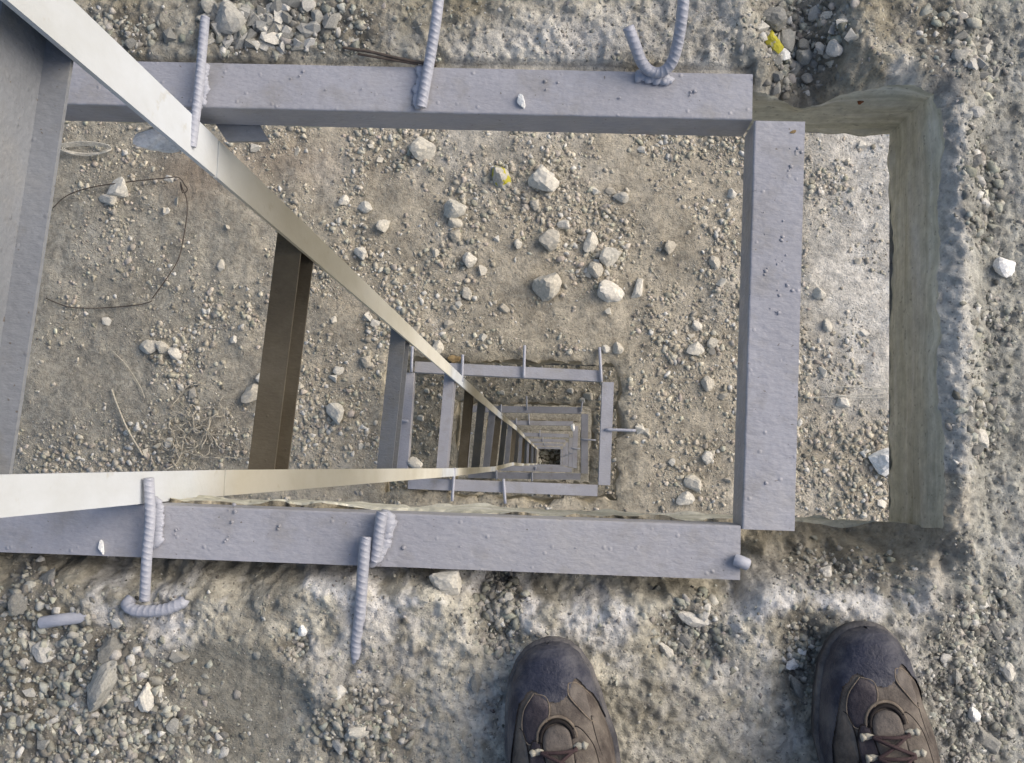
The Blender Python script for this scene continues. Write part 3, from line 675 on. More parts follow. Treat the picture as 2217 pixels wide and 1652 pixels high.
L1S = [  # picture x, y, radius x, radius y, angle, material, label
    (1083, 380, 22, 24, 10, M_STY, 'rounded pale stone with a yellow patch on the floor below, under the top beam'),
    (1172, 384, 34, 33, 40, M_STW, 'largest pale angular limestone lump under the middle of the top beam'),
    (912, 318, 32, 24, 0, M_ST1, 'broad dusty stone half hidden by the lower edge of the top beam'),
    (1187, 517, 31, 25, 0, M_ST1, 'flat square topped stone in the middle of the gravelly floor below'),
    (1222, 484, 15, 13, 30, M_STW, 'small pale stone just above the flat square topped one'),
    (1278, 524, 15, 22, 0, M_ST1, 'narrow upright stone at the head of the middle stone cluster'),
    (1318, 553, 24, 23, 0, M_STW, 'round pale stone in the middle cluster on the floor below'),
    (1285, 582, 17, 18, 20, M_ST1, 'wedge shaped stone on the left of the middle cluster'),
    (1180, 615, 31, 27, 60, M_ST1, 'angular brownish stone lying left of the middle cluster'),
    (1317, 630, 30, 22, 0, M_STW, 'large pale stone at the bottom of the middle cluster'),
    (1381, 628, 13, 22, 160, M_STW, 'narrow pale stone to the right of the middle cluster'),
    (1015, 560, 17, 15, 0, M_STW, 'small pale stone right of the diagonal post, level with the cluster'),
    (1008, 635, 15, 17, 30, M_ST1, 'small stone right of the diagonal post, below the cluster level'),
    (780, 546, 15, 15, 0, M_ST1, 'stone nearest the upper right of the diagonal post'),
    (741, 430, 11, 11, 0, M_STW, 'small white pebble above the diagonal post'),
    (826, 487, 17, 15, 20, M_ST1, 'stone in the loose row between diagonal post and top beam'),
    (790, 446, 18, 12, 170, M_ST1, 'flat stone at the upper end of the loose row above the post'),
    (981, 447, 25, 20, 15, M_STW, 'pale triangular stone topping a stack of three under the top beam'),
    (982, 477, 17, 12, 0, M_ST1, 'middle stone of the stack of three under the top beam'),
    (984, 505, 17, 16, 0, M_ST1, 'lowest stone of the stack of three under the top beam'),
    (1347, 424, 20, 11, 170, M_ST1, 'low flat stone right of the largest pale lump'),
    (1325, 410, 18, 9, 160, M_ST1, 'thin slab like stone beside the low flat one, nearer the top beam'),
    (726, 893, 21, 24, 0, M_STW, 'pale wedge stone between the first and second lower rungs'),
    (543, 852, 27, 18, 20, M_ST1, 'wide stone touching the left side of the long brown rung'),
    (566, 818, 20, 15, 0, M_STW, 'pale stone just above the wide one left of the long brown rung'),
    (310, 748, 22, 15, 15, M_ST1, 'left stone of the three in a row on the muddy floor at left'),
    (342, 752, 16, 12, 150, M_ST1, 'middle stone of the three in a row on the muddy floor at left'),
    (370, 764, 13, 17, 30, M_STW, 'right stone of the three in a row on the muddy floor at left'),
    (790, 778, 15, 14, 0, M_ST1, 'stone right of the brown rung at mid height'),
    (728, 800, 14, 9, 20, M_STW, 'little flat pale stone right of the brown rung'),
    (252, 408, 34, 22, 35, M_ST1, 'grey dusty block crossed by the dark wire at left'),
    (235, 430, 24, 15, 10, M_ST1, 'lower corner piece leaning on the grey dusty block at left'),
    (1505, 755, 18, 15, 0, M_STW, 'pale stone just left of the right beam at mid height'),
    (1543, 742, 13, 13, 0, M_ST1, 'smaller stone against the right beam at mid height'),
    (1530, 828, 14, 16, 0, M_ST1, 'stone left of the right beam below mid height'),
    (1775, 632, 13, 12, 0, M_STW, 'small stone seen between right beam and concrete edge at mid height'),
    (1794, 704, 10, 13, 0, M_STW, 'small tilted stone between right beam and concrete edge'),
    (1826, 871, 18, 13, 160, M_STW, 'pale stone between right beam and concrete edge below mid height'),
    (1912, 1000, 30, 26, 160, M_WHITE, 'large white stone against the foot of the right concrete edge'),
    (1530, 990, 15, 15, 0, M_STW, 'pale stone left of the right beam near its lower end'),
    (1503, 1046, 19, 20, 20, M_ST1, 'larger stone left of the right beam near the lower beam'),
    (1483, 1080, 18, 14, 0, M_ST1, 'half round stone beside the lower beam near its right end'),
    (1450, 532, 15, 16, 0, M_ST1, 'single dusty stone between the cluster and the right beam'),
    (1546, 565, 12, 15, 20, M_ST1, 'grey stone close to the right beam, upper half'),
    (1588, 412, 9, 11, 0, M_STW, 'small pebble beside the top of the right beam'),
    (893, 1003, 17, 12, 0, M_STW, 'pale stone between the second frame and its ladder rung'),
    (1158, 437, 14, 13, 0, M_ST1, 'small rounded stone directly below the largest pale lump'),
    (1120, 525, 10, 10, 0, M_STW, 'small clean pebble left of the flat square topped stone'),
    (1455, 1000, 10, 9, 0, M_STW, 'pebble between second frame and right beam near the bottom'),
    (1090, 665, 13, 10, 170, M_ST1, 'egg shaped stone above the second frame'),
    (945, 752, 13, 15, 0, M_ST1, 'stone just above the left part of the second frame'),
    (980, 775, 17, 9, 0, M_STB, 'ochre clod against the top beam of the second frame'),
    (1310, 753, 10, 9, 0, M_STW, 'pebble at the upper right bar of the second frame'),
    (1338, 751, 12, 12, 0, M_ST1, 'round stone right of the bar at the second frame corner'),
    (1510, 703, 12, 10, 0, M_STW, 'small pale stone above the one left of the right beam'),
    (385, 835, 10, 9, 0, M_STW, 'small stone above the dry root tangle'),
]
for i, (x, y, rx, ry, ang, m, lab) in enumerate(L1S):
    X, Y = P(x, y, ZL[1] + 0.02); k = 4.0 / F; r = min(rx, ry) * k
    rock(BIG[i % 9], m, X, Y, gz1(X, Y) + r * 0.3, rx * k * 1.12, ry * k * 1.12, r * 1.0, rad(ang), lab, tilt=0.2)
L0S = [
    (965, 1258, 41, 27, 0, M_STW, 'pale creased rock against the lower beam above the left boot', 0.014),
    (243, 1405, 30, 27, 20, M_ST0, 'grey flat rock forming the upper end of the long lump at lower left', 0.008),
    (232, 1480, 25, 48, 150, M_ST0, 'long grey rock lying diagonally in the gravel at lower left', 0.008),
    (318, 1510, 19, 29, 165, M_STW, 'oval beige rock beside the long grey rock at lower left', 0.010),
    (347, 1500, 8, 18, 0, M_STW, 'thin upright chip next to the oval beige rock', 0.006),
    (372, 1572, 18, 18, 0, M_ST0, 'blunt grey rock below the oval beige one', 0.009),
    (88, 1408, 28, 22, 0, M_ST0, 'brownish grey rock on top of the gravel at the left edge', 0.010),
    (45, 1300, 20, 24, 0, M_ST0, 'stone wedged under the lower beam at the left edge', 0.004),
    (100, 1255, 17, 26, 150, M_ST0, 'dark stone stuck in the gap under the lower beam at left', -0.008),
    (45, 1375, 13, 14, 0, M_STW, 'white stone left of the rebar stub', 0.008),
    (1508, 1345, 32, 13, 160, M_STW, 'white curved chip across the gravel pit between beam and boots', 0.012),
    (1530, 1332, 10, 20, 150, M_STW, 'upright white chip at the right end of the curved chip', 0.012),
    (1490, 1392, 15, 17, 0, M_ST0, 'round grey stone in the pit below the white chip', 0.008),
    (1442, 1410, 12, 20, 30, M_STW, 'pale long stone at the lower left of the pit with the white chip', 0.006),
    (1098, 1305, 17, 18, 20, M_STW, 'pale stone in the upper part of the pit above the left boot', 0.004),
    (1062, 1335, 18, 14, 0, M_ST0, 'grey stone in the middle of the pit above the left boot', 0.003),
    (1685, 28, 30, 22, 170, M_ST0, 'large flat grey stone at the top of the trough by the top edge', -0.008),
    (1716, 64, 19, 27, 20, M_ST0, 'flat grey brown stone right of the yellow one in the trough', -0.010),
    (1673, 82, 23, 26, 30, M_STYY, 'yellow stained stone in the trough at top right', 0.004),
    (1707, 99, 12, 17, 30, M_WHITE, 'bean shaped white pebble next to the yellow stone', -0.004),
    (1757, 98, 20, 17, 30, M_ST0, 'grey angular stone in the middle of the trough', -0.010),
    (1784, 92, 11, 15, 0, M_ST0, 'small grey stone right of the angular one in the trough', -0.008),
    (1808, 100, 17, 17, 0, M_ST0, 'grey stone at the right side of the trough', -0.004),
    (1750, 76, 16, 14, 40, M_ST0, 'upper grey stone of the angular group in the trough', -0.008),
    (1762, 142, 14, 11, 0, M_ST0, 'stone near the mouth of the trough over the concrete edge', -0.012),
    (2180, 574, 24, 20, 10, M_WHITE, 'bright white plaster lump at the right picture edge', 0.012),
    (2104, 357, 13, 20, 150, M_ST0, 'bluish grey pointed stone on the right side, upper half', 0.006),
    (2120, 952, 26, 18, 150, M_STW, 'large pale stone on the right side, lower half', 0.010),
    (2102, 975, 14, 16, 150, M_ST0, 'grey stone touching the large pale one on the right side', 0.006),
    (2107, 1547, 13, 13, 0, M_WHITE, 'white round pebble right of the right boot', 0.008),
    (2150, 1612, 25, 21, 0, M_ST0, 'flat grey green stone in the lower right corner', 0.006),
    (2125, 1588, 15, 15, 0, M_ST0, 'grey stone just above the flat one in the lower right corner', 0.006),
    (2192, 1590, 12, 10, 0, M_STW, 'pale stone at the right edge beside the flat grey green one', 0.006),
    (2190, 1455, 14, 18, 0, M_STW, 'cream stone at the right edge, level with the boot toe', 0.006),
    (2072, 1465, 11, 14, 0, M_ST0, 'triangular stone right of the right boot toe', 0.006),
    (2045, 1425, 14, 11, 0, M_ST0, 'grey stone close to the right boot toe', 0.006),
    (2160, 1360, 17, 23, 20, M_ST0, 'tall oval stone above the gravel right of the right boot', 0.006),
    (1722, 1445, 13, 12, 0, M_WHITE, 'white angular pebble left of the right boot toe', 0.006),
    (1735, 1500, 13, 24, 20, M_ST0, 'long grey stone left of the right boot', 0.004),
    (1745, 1418, 14, 9, 20, M_WHITE, 'white chip touching the left side of the right boot toe', 0.006),
    (500, 40, 34, 34, 0, M_ST0, 'largest dark grey rock among the rubble above the top beam', 0.012),
    (572, 62, 12, 14, 30, M_STW, 'pale chip right of the largest dark rock above the top beam', 0.012),
    (612, 74, 20, 14, 0, M_ST0, 'grey stone in the rubble above the top beam', 0.012),
    (455, 15, 18, 18, 0, M_ST0, 'grey stone by the top edge over the first anchor bar', 0.008),
    (284, 95, 13, 13, 0, M_ST0, 'single bluish stone over the left part of the top beam', 0.006),
    (1815, 1250, 17, 18, 0, M_STW, 'square greenish stone on the broken shoulder below the right beam', -0.02),
    (1030, 1478, 12, 20, 20, M_ST0, 'stone left of the left boot', 0.003),
    (775, 1580, 24, 14, 20, M_STW, 'largest pale stone in the gravel near the bottom edge', 0.008),
    (735, 1615, 15, 17, 0, M_ST0, 'grey stone at the bottom edge left of the left boot', 0.006),
    (655, 1363, 10, 11, 0, M_WHITE, 'white pebble above the small gravel pit on the mortar', 0.008),
    (376, 1416, 7, 17, 0, M_WHITE, 'small upright white chip on the smooth mud patch', 0.004),
    (2100, 250, 17, 12, 0, M_ST0, 'bluish chip on the rim at the upper right', 0.006),
    (2060, 135, 19, 14, 20, M_ST0, 'flat stone on the right above the concrete corner', 0.006),
    (2120, 165, 22, 10, 175, M_ST0, 'long flat stone at the upper right above the rim', 0.006),
]
for i, (x, y, rx, ry, ang, m, lab, z) in enumerate(L0S):
    X, Y = P(x, y, 0); k = 1.0 / F; r = min(rx, ry) * k; zz = z_at0(X, Y) + (0.006 if 1640 < x < 1830 and y < 150 else 0)
    if y < 1305 and x < 1000 and y > 1200: zz = max(zz, -0.008)
    rock(BIG[(i * 4 + 1) % 9], m, X, Y, zz + r * 0.25, rx * k * 1.15, ry * k * 1.15, r * 0.85, rad(ang), lab, tilt=0.2)
def on_beam(x, y, rx, ry, m, lab, name='stone', cat='stone'):
    X, Y = P(x, y, 0.005); k = 1 / F; rock(BIG[3], m, X, Y, min(rx, ry) * k * 0.55, rx * k * 1.1, ry * k * 1.1, min(rx, ry) * k * 0.8, 0.3, lab, None, name, cat)
on_beam(1127, 217, 12, 17, M_WHITE, 'small white stone resting on the middle of the top beam')
on_beam(216, 1184, 9, 17, M_WHITE, 'white chip resting on the left part of the lower beam')
on_beam(1718, 283, 10, 4, M_STB, 'tiny ochre chip on the upper end of the right beam')
# broken block under the ladder post, clods, rust spot
X, Y = P(362, 312, -0.09); rock(BIG[5], M_WHITE, X - 0.004, Y, -0.07, 0.028, 0.018, 0.018, 0.0, 'pale broken block jammed under the post at the top beam', None, 'concrete_block', 'block', 0.1)
X, Y = P(245, 1106, -0.02); rock(BIG[2], M_STB, X, Y, -0.02, 0.007, 0.007, 0.007, 0.0, 'ochre clod between lower post and lower beam', None, 'clod', 'clod', 0.1)
X, Y = P(1110, 960, ZL[7]); 
for x, y, rx, ry, k, m, lab in ((1240, 924, 6, 9, 3, M_WHITE, 'white stone at the upper right corner deep in the shaft'), (1138, 960, 0, 0, 0, None, None)):
    if m:
        z = ZL[k] + 0.03; X, Y = P(x, y, z); s = LEV[k] / F; rock(BIG[1], m, X, Y, z, rx * s, ry * s, rx * s, 0, lab)
for x, y, r, m, lab in ((1074, 884 + 18, 0, None, ''), (1262, 866, 7, M_STW, 'small stone above the right end of the third frame'), (1150, 905 - 26, 0, None, ''), (1236, 846, 8, M_STW, 'pale stone just below the top beam of the second frame'),
                        (1088, 850, 7, M_STW, 'small stone left of centre between second and third frames'), (1275, 858, 13, M_ST1, 'round stone inside the upper right corner of the second frame'),
                        (912, 905, 9, M_STW, 'small stone behind the rung in the second frame'), (925, 846, 7, M_ST1, 'brown stone inside the upper left of the second frame')):
    if m:
        X, Y = P(x, y, ZL[2]); s = LEV[2] / F
        if HOLE1[0] < X < HOLE1[1] and HOLE1[2] < Y < HOLE1[3]: continue
        rock(BIG[4], m, X, Y, gz2(X, Y) + 0.01, r * s, r * s, r * s * 0.8, 0.4, lab)

# random stones: the larger ones become objects, the rest one gravel mesh for each floor
def stuff_mesh(name, pos, scl, cols, label, zrot=None):
    n = len(pos); rs = np.random.RandomState(5); tid = rs.randint(0, len(TEMPL), n)
    VV, TT, CC = [], [], []; base = 0
    for ti in range(len(TEMPL)):
        sel = np.where(tid == ti)[0]
        if not len(sel): continue
        V, T = TEMPL[ti]; ang = rs.rand(len(sel)) * 2 * np.pi; tl = (rs.rand(len(sel)) - 0.5) * 1.2
        c, s = np.cos(ang), np.sin(ang); ct, st = np.cos(tl), np.sin(tl)
        el = 0.75 + 0.6 * rs.rand(len(sel))
        v = V[None] * (scl[sel][:, None, None] * np.stack([el, np.ones(len(sel)), np.ones(len(sel))], -1)[:, None, :])
        y = v[..., 1] * ct[:, None] - v[..., 2] * st[:, None]; z = v[..., 1] * st[:, None] + v[..., 2] * ct[:, None]; x = v[..., 0]
        xx = x * c[:, None] - y * s[:, None]; yy = x * s[:, None] + y * c[:, None]
        w3 = np.stack([xx, yy, z], -1) + pos[sel][:, None, :]
        VV.append(w3.reshape(-1, 3)); CC.append(np.repeat(cols[sel], len(V), 0))
        TT.append((T[None] + (base + np.arange(len(sel)) * len(V))[:, None, None]).reshape(-1, 3)); base += len(sel) * len(V)
    V = np.concatenate(VV); T = np.concatenate(TT); C = np.concatenate(CC)
    me = bpy.data.meshes.new(name); me.vertices.add(len(V)); me.vertices.foreach_set('co', V.astype(np.float32).ravel())
    me.loops.add(T.size); me.loops.foreach_set('vertex_index', T.astype(np.int32).ravel()); me.polygons.add(len(T))
    me.polygons.foreach_set('loop_start', np.arange(0, T.size, 3, dtype=np.int32)); me.polygons.foreach_set('loop_total', np.full(len(T), 3, np.int32)); me.update()
    at_ = me.attributes.new('col', 'FLOAT_COLOR', 'POINT'); at_.data.foreach_set('color', np.concatenate([C, np.ones((len(C), 1))], 1).astype(np.float32).ravel())
    o = link(name, me, M_GRAV); setp(o, label, 'gravel', kind='stuff'); return o
rs = np.random.RandomState(3)
def stone_cols(n, base, var, white=0.08):
    c = np.array(base) * (1 + var * rs.randn(n, 1)) * (1 + 0.02 * rs.randn(n, 3)); wh = rs.rand(n) < white; c[wh] = np.array([0.6, 0.59, 0.55]) * (0.85 + 0.3 * rs.rand(wh.sum(), 1))
    return np.clip(c, 0.06, 0.75)
LAB0 = {'heap lower left': 'small angular grey stone in the gravel bed at the lower left corner', 'bottom edge': 'small grey stone in the gravel patch at the bottom edge left of the boots',
        'pit': 'small stone in the narrow pit above the left boot', 'pit2': 'small stone in the round pit below the lower beam end', 'boot': 'small stone beside the right boot toe',
        'right': 'small stone in the gravel right of the right boot', 'rightmid': 'small stone on the mortar right of the concrete edge', 'topright': 'small stone in the upper right corner',
        'trough': 'small stone in the trough at the top right', 'topleft': 'small stone in the rubble above the left of the top beam', 'pit3': 'tiny stone in the small mortar pit', 'lowright': 'small stone on the broken shoulder below the right beam'}
CEN0 = {nm: P(x, y) for nm, (x, y), q, n, s_ in reversed(GRAVEL0)}
def near_lab(px, py, tone, marks):
    x, y, nm = min(marks, key=lambda m: (m[0] - px) ** 2 + (m[1] - py) ** 2)
    dx, dy = px - x, py - y
    side = ('right of' if dx > 0 else 'left of') if abs(dx) > abs(dy) else ('below' if dy > 0 else 'above')
    return '%s %s %s' % (tone, side, nm)
MARK0 = [(500, 40, 'the largest dark rock over the top beam'), (612, 74, 'the grey stone in the rubble over the top beam'), (440, 60, 'the first anchor bar end'), (700, 60, 'the straight dark wire start'),
         (284, 95, 'the bluish stone over the top beam'), (243, 1405, 'the flat rock at lower left'), (232, 1480, 'the long grey rock at lower left'), (318, 1510, 'the oval beige rock'), (88, 1408, 'the brownish rock at the left edge'),
         (140, 1340, 'the rebar stub'), (372, 1572, 'the blunt grey rock'), (100, 1600, 'the lower left picture corner'), (300, 1620, 'the gravel bed at the bottom edge'), (775, 1580, 'the largest pale stone near the bottom edge'),
         (965, 1258, 'the pale creased rock'), (1080, 1380, 'the narrow pit floor above the left boot'), (1508, 1345, 'the curved pale chip in the pit'), (1722, 1445, 'the white pebble beside the right boot'), (2107, 1547, 'the white pebble right of the boot'),
         (2150, 1612, 'the flat stone in the lower right corner'), (2045, 1425, 'the grey stone by the boot toe'), (2160, 1360, 'the tall oval stone'), (2120, 952, 'the large pale stone at right'), (2180, 574, 'the white plaster lump'),
         (2104, 357, 'the bluish pointed stone'), (2120, 165, 'the long flat stone at upper right'), (2060, 40, 'the top edge at upper right'), (1685, 28, 'the large flat stone in the trough'), (1757, 98, 'the angular stone in the trough'), (1815, 1250, 'the square greenish stone')]
MARK1 = [(1172, 384, 'the largest pale lump'), (912, 318, 'the broad dusty stone'), (1187, 517, 'the flat square topped stone'), (1318, 553, 'the middle stone cluster'), (982, 477, 'the stack of three stones'), (780, 546, 'the upper right of the diagonal post'),
         (1347, 424, 'the low flat stone'), (726, 893, 'the pale wedge stone'), (543, 852, 'the wide stone by the brown rung'), (342, 752, 'the row of three stones'), (252, 408, 'the grey dusty block'), (1505, 755, 'the pale stone near the right beam'),
         (1794, 704, 'the tilted stone beyond the right beam'), (1826, 871, 'the pale stone beyond the right beam'), (1912, 1000, 'the large white stone'), (1503, 1046, 'the larger stone near the lower beam'), (1015, 560, 'the small stone right of the diagonal post'),
         (1840, 400, 'the upper concrete edge'), (420, 950, 'the dry root tangle'), (1090, 665, 'the egg shaped stone'), (1450, 532, 'the single dusty stone')]
def lab0(nm, X, Y, i):
    a = PIX(np.array([X]), np.array([Y]), np.array([0.0]))
    return near_lab(float(a[0][0]), float(a[1][0]), ('small pale' if objs_pale[i] else 'small grey') + (' stone' if i < 90 else ' pebble'), MARK0)
WHERE0 = {'heap lower left': 'the gravel bed in the lower left corner', 'bottom edge': 'the gravel patch left of the boots', 'pit': 'the narrow pit above the left boot',
          'pit2': 'the round pit with the white chip', 'boot': 'the gravel beside the right boot toe', 'right': 'the gravel right of the right boot', 'rightmid': 'the mortar right of the concrete edge',
          'topright': 'the upper right corner', 'trough': 'the trough at the top right', 'topleft': 'the rubble above the top beam', 'pit3': 'the tiny mortar pit', 'lowright': 'the broken shoulder below the right beam'}
objs_pale = [random.random() < 0.14 for _ in range(400)]
cand = []
for nm, (x, y), (rx, ry), n, (s0, s1) in GRAVEL0:
    n = int(n * 2.1)
    for k in range(n):
        a = rs.rand() * 6.283; q = math.sqrt(rs.rand()) if rs.rand() < 0.5 else abs(rs.randn()) * 0.75; px, py = x + rx * q * math.cos(a), y + ry * q * math.sin(a)
        s = s0 + (s1 - s0) * rs.rand() ** 2.6; cand.append((px, py, s, nm))
for k in range(7500):   # loose grit all over the slab
    cand.append((rs.uniform(-100, 2350), rs.choice([rs.uniform(-100, 150), rs.uniform(1240, 1750)]), 0.0009 + 0.0024 * rs.rand() ** 3, None))
for k in range(900): cand.append((rs.uniform(2050, 2350), rs.uniform(100, 1300), 0.0012 + 0.003 * rs.rand() ** 3, None))
pos0, scl0, big0 = [], [], []
W = np.array([P(c[0], c[1]) for c in cand]); dd = np.hypot(np.maximum(np.maximum(HX0 - W[:, 0], W[:, 0] - HX1), 0), np.maximum(np.maximum(HY0 - W[:, 1], W[:, 1] - HY1), 0))
zz = h0(W[:, 0], W[:, 1], dd)
for (px, py, s, nm), (X, Y), z, d in zip(cand, W, zz, dd):
    if d < 0.004 or (X < 0.2 and -0.118 < Y < 0.425): continue
    if nm and s > 0.0048 and -30 < px < 2250 and -30 < py < 1680: big0.append((s, X, Y, z, nm))
    else: pos0.append((X, Y, z - s * 0.12)); scl0.append(s)
big0.sort(key=lambda q: -q[0])
for s, X, Y, z, nm in big0[118:]: pos0.append((X, Y, z - s * 0.12)); scl0.append(s)
for i, (s, X, Y, z, nm) in enumerate(big0[:118]):
    rock(MED[i % 14], M_STW if objs_pale[i] else M_ST0, X, Y, z + s * 0.05, s * rs.uniform(0.9, 1.35), s, s * 0.95, rs.rand() * 6.28, lab0(nm, X, Y, i), 'loose small stones on the upper floor', tilt=0.5)
stuff_mesh('gravel', np.array(pos0), np.array(scl0), stone_cols(len(pos0), (0.35, 0.343, 0.3), 0.26, 0.07), 'fine grey gravel and grit lying in pits and beds on the upper mortar floor')

# floor below
n1 = 52000; X = rs.uniform(-2.4, 1.65, n1 * 3); Y = rs.uniform(-0.55, 1.85, n1 * 3)
dens = 0.28 + 1.7 * fbm(X, Y, 0.30, 5, 81, 0.65) + 0.25 * sst(-1.6, -0.4, X) - 0.45 * sst(0.95, 1.15, X) * sst(0.1, 0.5, Y); keep = (rs.rand(n1 * 3) < dens)
d = np.hypot(np.maximum(np.maximum(HOLE1[0] - X, X - HOLE1[1]), 0), np.maximum(np.maximum(HOLE1[2] - Y, Y - HOLE1[3]), 0)); keep &= d > 0.03
X, Y, d = X[keep][:n1], Y[keep][:n1], d[keep][:n1]
s = 0.0030 + 0.0135 * rs.rand(len(X)) ** 5.5; s *= 0.85 + 0.3 * (dens[keep][:n1] > 0.6)
z = H1(X, Y, d) + ZL[1]
stuff_mesh('gravel', np.stack([X, Y, z + s * 0.05], -1), s, stone_cols(len(X), (0.45, 0.42, 0.35), 0.2, 0.1), 'sandy gravel scattered over the floor below')
G1 = 'scattered pebbles on the floor below'
j = 0
for k in range(72):
    px, py = rs.uniform(200, 1930), rs.uniform(310, 1090); X, Y = P(px, py, ZL[1])
    if HOLE1[0] - 0.08 < X < HOLE1[1] + 0.08 and HOLE1[2] - 0.08 < Y < HOLE1[3] + 0.08: continue
    s = 0.018 + 0.008 * rs.rand(); left = px < 620
    rock(MED[k % 14], M_ST1 if rs.rand() < 0.6 else M_STW, X, Y, gz1(X, Y) + s * 0.2, s * rs.uniform(0.9, 1.3), s, s * 0.8, rs.rand() * 6.28,
         near_lab(px, py, 'dusty pebble' if s < 0.022 else 'dusty rounded stone', MARK1), G1, tilt=0.5)
n2 = 5000; X = rs.uniform(-1.25, 0.9, n2); Y = rs.uniform(-0.5, 1.05, n2)
d = np.hypot(np.maximum(np.maximum(HOLE1[0] - X, X - HOLE1[1]), 0), np.maximum(np.maximum(HOLE1[2] - Y, Y - HOLE1[3]), 0)); k_ = d > 0.03; X, Y, d = X[k_], Y[k_], d[k_]
s = 0.005 + 0.016 * rs.rand(len(X)) ** 3
stuff_mesh('gravel', np.stack([X, Y, H2(X, Y, d) + ZL[2] + s * 0.25], -1), s, stone_cols(len(X), (0.44, 0.41, 0.34), 0.22, 0.14), 'gravel on the floor two storeys down')
o = pydata('shaft_lining', [(x, y, z) for z in (ZL[7] - 0.05, ZL[7] - 0.29) for x, y in ((-0.40, -0.08), (0.14, -0.08), (0.14, 0.295), (-0.40, 0.295))], [(0, 1, 5, 4), (1, 2, 6, 5), (2, 3, 7, 6), (3, 0, 4, 7)], False, plain('dark_brown_wall', (0.06, 0.035, 0.025), 0.9, 20))  # dark brown walls below the deepest frame
setp(o, kind='structure')
nb = 500; pb = np.stack([rs.uniform(-0.6, 0.4, nb), rs.uniform(-0.3, 0.5, nb), np.full(nb, ZL[7] - 0.27)], -1)
stuff_mesh('rubble', pb, 0.015 + 0.05 * rs.rand(nb) ** 2, stone_cols(nb, (0.6, 0.6, 0.55), 0.3, 0.25), 'loose rubble at the bottom of the dark shaft')

# ------------------------------------------------------------------ wires, roots and string on the floor below
def low_tube(name, pts, r, m, label, cat, lift=0.012):
    q = []
    for x, y in pts:
        X, Y = P(x, y, ZL[1] + 0.02); q.append((X, Y, gz1(X, Y) + lift + random.uniform(0, 0.006)))
    o = tube(name, q, r, m, None, 6, 0.02); setp(o, label, cat); return o
low_tube('wire', [(118, 452), (150, 425), (205, 408), (280, 395), (350, 388), (388, 385), (400, 400), (408, 412), (396, 418), (392, 395), (398, 412), (405, 430), (406, 460), (398, 510), (385, 560), (362, 600), (328, 645)], 0.0025, M_WIRE, 'long dark wire looping over the muddy floor below at left', 'wire', 0.03)
low_tube('wire', [(92, 643), (120, 655), (152, 664), (220, 664), (300, 656), (322, 648)], 0.0022, M_WIRE, 'lower strand of dark wire running level across the muddy floor', 'wire')
low_tube('straw', [(236, 842), (252, 880), (275, 930), (308, 986)], 0.0042, M_ROOT, 'long pale straw lying alone on the muddy floor at left', 'straw')
low_tube('straw', [(232, 755), (268, 790), (300, 840), (310, 862)], 0.002, M_ROOT, 'thin faint straw above the long pale one', 'straw')
rt = empty('dry_root', (*P(400, 950, ZL[1]), ZL[1])); setp(rt, 'tangle of pale dry roots on the muddy floor beside the long brown rung', 'roots')
rr = random.Random(4)
def strand(x, y, ang, n, st, wig, r):
    q = []
    for k in range(n):
        X, Y = P(x, y, ZL[1] + 0.02); q.append((X, Y, gz1(X, Y) + 0.012 + rr.uniform(0, 0.02))); ang += rr.gauss(0, wig); x += st * math.cos(ang); y += st * math.sin(ang)
    tube('root', q, r, M_ROOT, rt, 5, 0.02)
for k in range(26):
    x, y = rr.choice([(385, 930), (390, 1000), (430, 925), (380, 985), (405, 960)]); strand(x + rr.gauss(0, 12), y + rr.gauss(0, 12), rr.uniform(0, 6.28), rr.randint(5, 12), rr.uniform(7, 13), 0.75, rr.uniform(0.0013, 0.0023))
strand(395, 955, 1.9, 10, 11, 0.15, 0.0035); strand(430, 990, 0.05, 16, 9, 0.06, 0.002); strand(370, 880, -0.6, 12, 9, 0.45, 0.002); strand(455, 905, 2.2, 9, 9, 0.2, 0.003)
cl = empty('string', (*P(190, 327, ZL[1]), ZL[1])); setp(cl, 'loose coil of pale string under the left end of the top beam', 'string')
for k in range(4):
    q = []
    for a in range(15):
        t = a / 14 * 5.6 + k; X, Y = P(192 + (45 + 4 * k) * math.cos(t), 327 + (8 + 2 * k) * math.sin(t), ZL[1]); q.append((X, Y, gz1(X, Y) + 0.02 + 0.004 * k))
    tube('strand', q, 0.0022, M_STRING, cl, 5, 0.02)
sn = empty('string', (*P(1880, 845, ZL[1]), ZL[1])); setp(sn, 'frayed pale strings lying by the lower right concrete edge', 'string')
for a in (((1745, 862), (1820, 858), (1880, 856), (1935, 850)), ((1790, 852), (1850, 862), (1900, 862), (1935, 858)), ((1800, 838), (1860, 840), (1900, 842), (1935, 838))):
    q = []
    for x, y in a: X, Y = P(x, y, ZL[1]); q.append((X, Y, gz1(X, Y) + 0.02))
    tube('strand', q, 0.002, M_STRING, sn, 5, 0.02)
X, Y = P(1863, 209, -0.03); V, Fc = blobs_geo([(0.2, 0.2, 0, 0.0035)]); 
o = pydata('rust_spot', [Vector(v) for v in V], Fc, True, M_RUST); o.location = (P(1863, 209, -0.04)[0] - 0.2, 0.401 - 0.2, -0.04); setp(o, 'small rust brown nail head in the smooth upper concrete face', 'nail')

